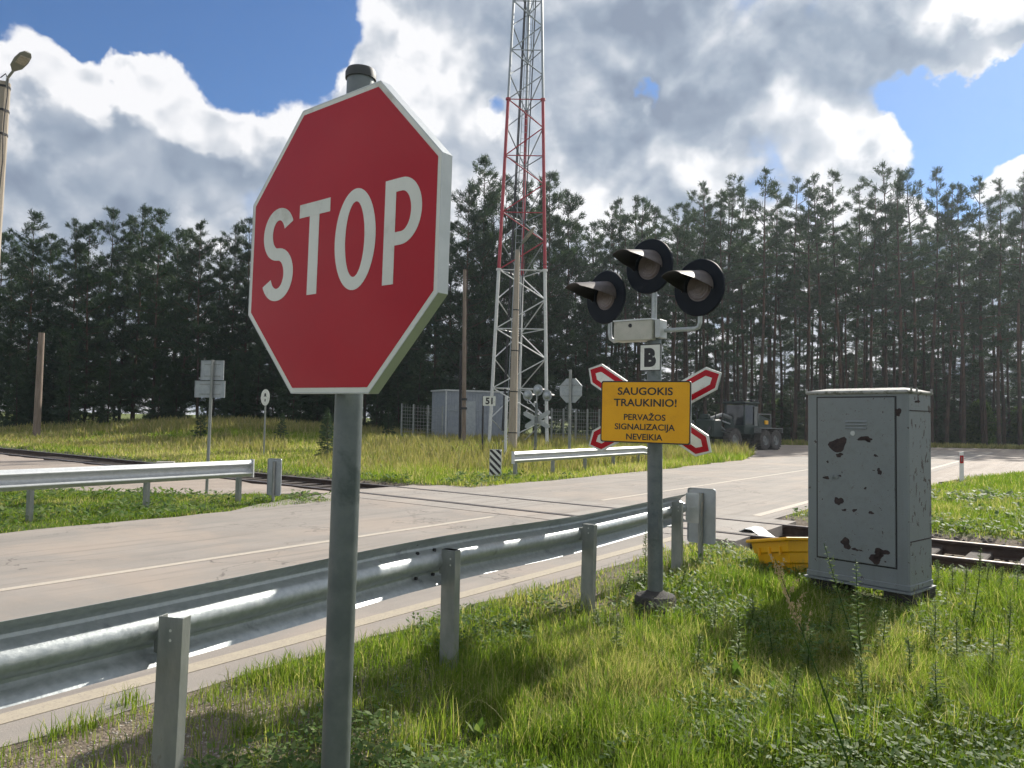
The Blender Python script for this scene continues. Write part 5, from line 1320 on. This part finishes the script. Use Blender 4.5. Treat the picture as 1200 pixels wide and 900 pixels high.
# ------------------------------------------------------------------ single weeds
def weed(px, ybase, ytop, label, kind, seed, curve=0.0, name='weed_plant'):
    b = G(px if not isinstance(px, tuple) else px[0], ybase); b.z = hz(b.x, b.y); tpx = px[1] if isinstance(px, tuple) else px
    t_ = D(tpx, ytop, b.y - .02); g = thing(name, b, label, 'weed'); rr = np.random.default_rng(seed); r3 = random.Random(seed)
    H = (t_ - b).length; pts = []
    for k in range(9):
        u = k / 8; p = b.lerp(t_, u); p += Vector((math.sin(u * 3 + seed) * .012 + curve * u * (1 - u), math.cos(u * 4) * .01, 0)); pts.append(p)
    wb(MB().tube(pts, [.0045 * (1 - .75 * k / 8) + .0008 for k in range(9)], 5), 'stem', weedm, g)
    def at(u): k = min(7, int(u * 8)); return pts[k].lerp(pts[k + 1], u * 8 - k)
    mb = MB(); nl = 64 if kind != 'seed' else 0
    for k in range(nl):
        u = .08 + .9 * k / nl; p = at(u); a = k * 2.4 + r3.uniform(-.4, .4); L = (.085 - .055 * u) * r3.uniform(.8, 1.3) * (1.0 if kind == 'leaf' else .8)
        d = Vector((math.cos(a), math.sin(a), r3.uniform(.1, .7))).normalized(); s = d.cross(Vector((0, 0, 1))).normalized() * L * .24
        mb.add([p, p + d * L * .5 + s, p + d * L - Vector((0, 0, L * .25)), p + d * L * .5 - s], [(0, 1, 2, 3)])
    mb2 = MB()
    if kind in ('seed', 'mug'):
        nb = 16 if kind == 'seed' else 9
        for k in range(nb):
            u = (.66 if kind == 'seed' else .55) + .33 * k / nb; p = at(min(u, .99)); a = r3.uniform(0, 6.28); L = (.10 if kind == 'seed' else .05) * (1.25 - u) * 2.2
            d = Vector((math.cos(a) * .6, math.sin(a) * .6, 1)).normalized(); q = p + d * L; mb2.tube([p, q], [.0012, .0007], 3)
            for j in range(16 if kind == 'seed' else 9):
                c = p.lerp(q, r3.uniform(.25, 1.05)) + Vector((r3.gauss(0, .005), r3.gauss(0, .005), r3.gauss(0, .004))); sz = r3.uniform(.002, .0045)
                mb2.add([c + Vector((sz, 0, 0)), c + Vector((0, sz, sz)), c + Vector((-sz, 0, 0)), c + Vector((0, -sz, -sz)), c + Vector((0, 0, sz * 1.6))], [(0, 1, 4), (1, 2, 4), (2, 3, 4), (3, 0, 4)])
    if mb.v:
        o = wb(mb, 'leaves', weedm, g); a_ = o.data.attributes.new('tint', 'FLOAT', 'POINT'); a_.data.foreach_set('value', np.full(len(o.data.vertices), .55 + .3 * rr.random(), dtype=np.float32))
    if mb2.v:
        o = wb(mb2, 'seed_head' if kind == 'seed' else 'flower_spike', seedm if kind == 'seed' else weedm, g); a_ = o.data.attributes.new('tint', 'FLOAT', 'POINT'); a_.data.foreach_set('value', np.full(len(o.data.vertices), .85, dtype=np.float32))
    return g
weed((1004, 910), 925, 655, 'tall thin weed with a brown branching seed head leaning over the grass below the cabinet', 'seed', 1)
weed((1008, 967), 778, 636, 'grey green weed with a thin leafy stem leaning before the cabinet door', 'mug', 2)
weed((1012, 1003), 790, 655, 'leafy weed with a yellowish tip standing before the middle of the cabinet', 'leaf', 3)
weed((726, 722), 775, 722, 'small dark thistle like weed beside the near crash barrier', 'leaf', 4)
weed((757, 755), 690, 620, 'thin weed growing against the foot of the signal post', 'mug', 5)
weed((1140, 1148), 735, 640, 'thin flowering weed in the grass right of the cabinet', 'mug', 6)
weed((862, 866), 790, 715, 'broad leafed weed in the verge below the yellow tub', 'leaf', 7)
for i, px in enumerate((1098, 1116, 1132, 1157, 1172, 1190)):
    weed((px, px + 1), 690 + (i * 7) % 20, 655 + (i * 5) % 12, 'upright flowering weed stalk in front of the rails right of the cabinet', 'mug', 20 + i); bpy.context.scene.collection.objects[-1]
def dock(px, py, size, nleaf, label, seed, group=None):
    b = G(px, py); b.z = hz(b.x, b.y); g = thing('leafy_weed', b, label, 'weed', group=group); r3 = random.Random(seed); mb = MB(); tn_ = []
    for k in range(nleaf):
        a = k * 2.4 + r3.uniform(-.4, .4); L = size * r3.uniform(.6, 1.15); el = r3.uniform(.25, 1.25); d = Vector((math.cos(a) * math.cos(el), math.sin(a) * math.cos(el), math.sin(el))); s = Vector((-math.sin(a), math.cos(a), 0)); wv_ = L * r3.uniform(.10, .17)
        prev = None; tn_1 = r3.uniform(.15, .85)
        for j in range(6):
            u = j / 5; c = d * (L * u) - Vector((0, 0, L * .45 * u * u * math.cos(el))); w2 = wv_ * math.sin(math.pi * min(1, u * .82 + .16)) * (1 if j < 5 else 0.1)
            row = [c - s * w2, c - Vector((0, 0, w2 * .35)), c + s * w2]
            if prev: mb.add(prev + row, [(0, 1, 4, 3), (1, 2, 5, 4)]); tn_ += [tn_1] * 6
            prev = row
    o = mb.build('leaves', weedm, g, smooth=True); a_ = o.data.attributes.new('tint', 'FLOAT', 'POINT'); a_.data.foreach_set('value', np.array(tn_, dtype=np.float32)); return g
DK = [(838, 596, .17), (865, 800, .22), (880, 845, .20), (905, 812, .18), (700, 770, .16), (640, 745, .12), (985, 800, .16), (1020, 842, .2), (820, 880, .18), (1110, 790, .2), (1140, 820, .18), (960, 760, .16), (1075, 760, .16), (770, 780, .15), (930, 880, .17), (1165, 745, .15), (560, 860, .13), (1060, 885, .16), (690, 860, .14), (745, 840, .13)]
for i, (px, py, sz) in enumerate(DK):
    if i == 0: py = 668
    dock(px, py, sz, 9 + i % 5, 'rosette of broad green leaves growing among the grass of the near verge', 60 + i, 'broad leafed weeds in the near verge')
def tuft(px, py, hgt, n, label, seed, group):
    b = G(px, py); b.z = hz(b.x, b.y); g = thing('grass_tuft', b, label, 'grass tuft', group=group); r_ = np.random.default_rng(seed)
    az = r_.uniform(0, 6.28, n); ln = .1 + .75 * r_.random(n); h_ = hgt * r_.uniform(.5, 1.15, n); x_ = r_.normal(0, .05, n); y_ = r_.normal(0, .05, n); K = 6; V = []; w_ = r_.uniform(.0022, .004, n)
    sd_ = np.stack([-np.sin(az), np.cos(az), 0 * az], -1)
    for j in range(K):
        u = j / (K - 1); c = np.stack([x_ + np.cos(az) * ln * h_ * u ** 1.7, y_ + np.sin(az) * ln * h_ * u ** 1.7, h_ * (u - .42 * ln * u ** 3)], -1); ww = (w_ * (1 - u * .92))[:, None]
        V += [c - sd_ * ww, c + sd_ * ww]
    V = np.stack(V, 1).reshape(-1, 3); i0 = np.arange(n)[:, None] * 2 * K; F = [i0 + np.array([2 * j, 2 * j + 1, 2 * j + 3, 2 * j + 2]) for j in range(K - 1)]
    npmesh('blades', V, F, grassm, np.repeat(np.where(r_.random(n) < .18, .97, r_.uniform(.1, .85, n)), 2 * K), g)
TF = [(900, 720, .26), (930, 745, .28), (870, 770, .3), (1060, 750, .26), (1085, 725, .28), (1120, 715, .26), (1140, 690, .28), (1180, 690, .3), (1090, 800, .3), (1010, 880, .34), (930, 830, .3), (810, 760, .28), (790, 800, .3), (700, 840, .3), (660, 810, .28), (580, 830, .26), (720, 700, .18), (1105, 690, .26), (1160, 680, .24), (555, 800, .3), (600, 790, .3), (640, 775, .33), (700, 800, .36), (755, 760, .34), (735, 745, .32), (790, 735, .28), (850, 745, .3), (1150, 850, .40), (1175, 860, .42), (1120, 870, .36), (1190, 830, .4), (1040, 820, .3), (960, 860, .34), (900, 890, .34), (620, 870, .3), (520, 860, .28), (480, 880, .28), (830, 830, .3), (680, 720, .22), (590, 740, .16), (440, 800, .14), (340, 790, .13), (110, 850, .12), (150, 825, .13), (70, 862, .12), (290, 860, .12), (1100, 740, .3), (1150, 715, .3), (1185, 730, .3), (1000, 760, .25), (780, 860, .3)]
for i, (px, py, h_) in enumerate(TF): tuft(px, py, h_, 70, 'loose tuft of longer arching grass blades in the near verge', 200 + i, 'tufts of long grass in the near verge')
WD = [(905, 770, 715), (948, 790, 735), (975, 745, 700), (1035, 775, 715), (1065, 800, 745), (1092, 760, 702), (1120, 780, 722), (1165, 800, 735), (1185, 770, 700), (840, 740, 700), (815, 790, 742), (880, 735, 695), (1010, 830, 770), (1100, 840, 775), (930, 835, 780), (735, 700, 668), (800, 690, 662), (700, 745, 712)]
for i, (px, yb, yt) in enumerate(WD):
    g = weed((px, px + (i * 7) % 9 - 4), yb, yt, 'thin leafy weed rising out of the long grass of the near verge', ('mug', 'leaf')[i % 2], 90 + i); g['group'] = 'thin weeds in the near verge'
for o in COL.objects:
    if o.get('label', '').startswith('upright flowering weed stalk'): o['group'] = 'weed stalks in front of the rails'

# ------------------------------------------------------------------ air
hb_ = MB().box((0, 55, 21), (340, 190, 50)); hzo = hb_.build('haze', None); hm = bpy.data.materials.new('thin_air'); hm.use_nodes = True; t = NT(hm.node_tree); t.n.clear()
ho = t.n.new('ShaderNodeOutputMaterial'); pv = t.n.new('ShaderNodeVolumePrincipled'); pv.inputs['Color'].default_value = (.80, .90, 1.0, 1); pv.inputs['Density'].default_value = HAZE; pv.inputs['Anisotropy'].default_value = .55
t.l.new(pv.outputs[0], ho.inputs['Volume']); hzo.data.materials.clear(); hzo.data.materials.append(hm); tag(hzo, kind='stuff')
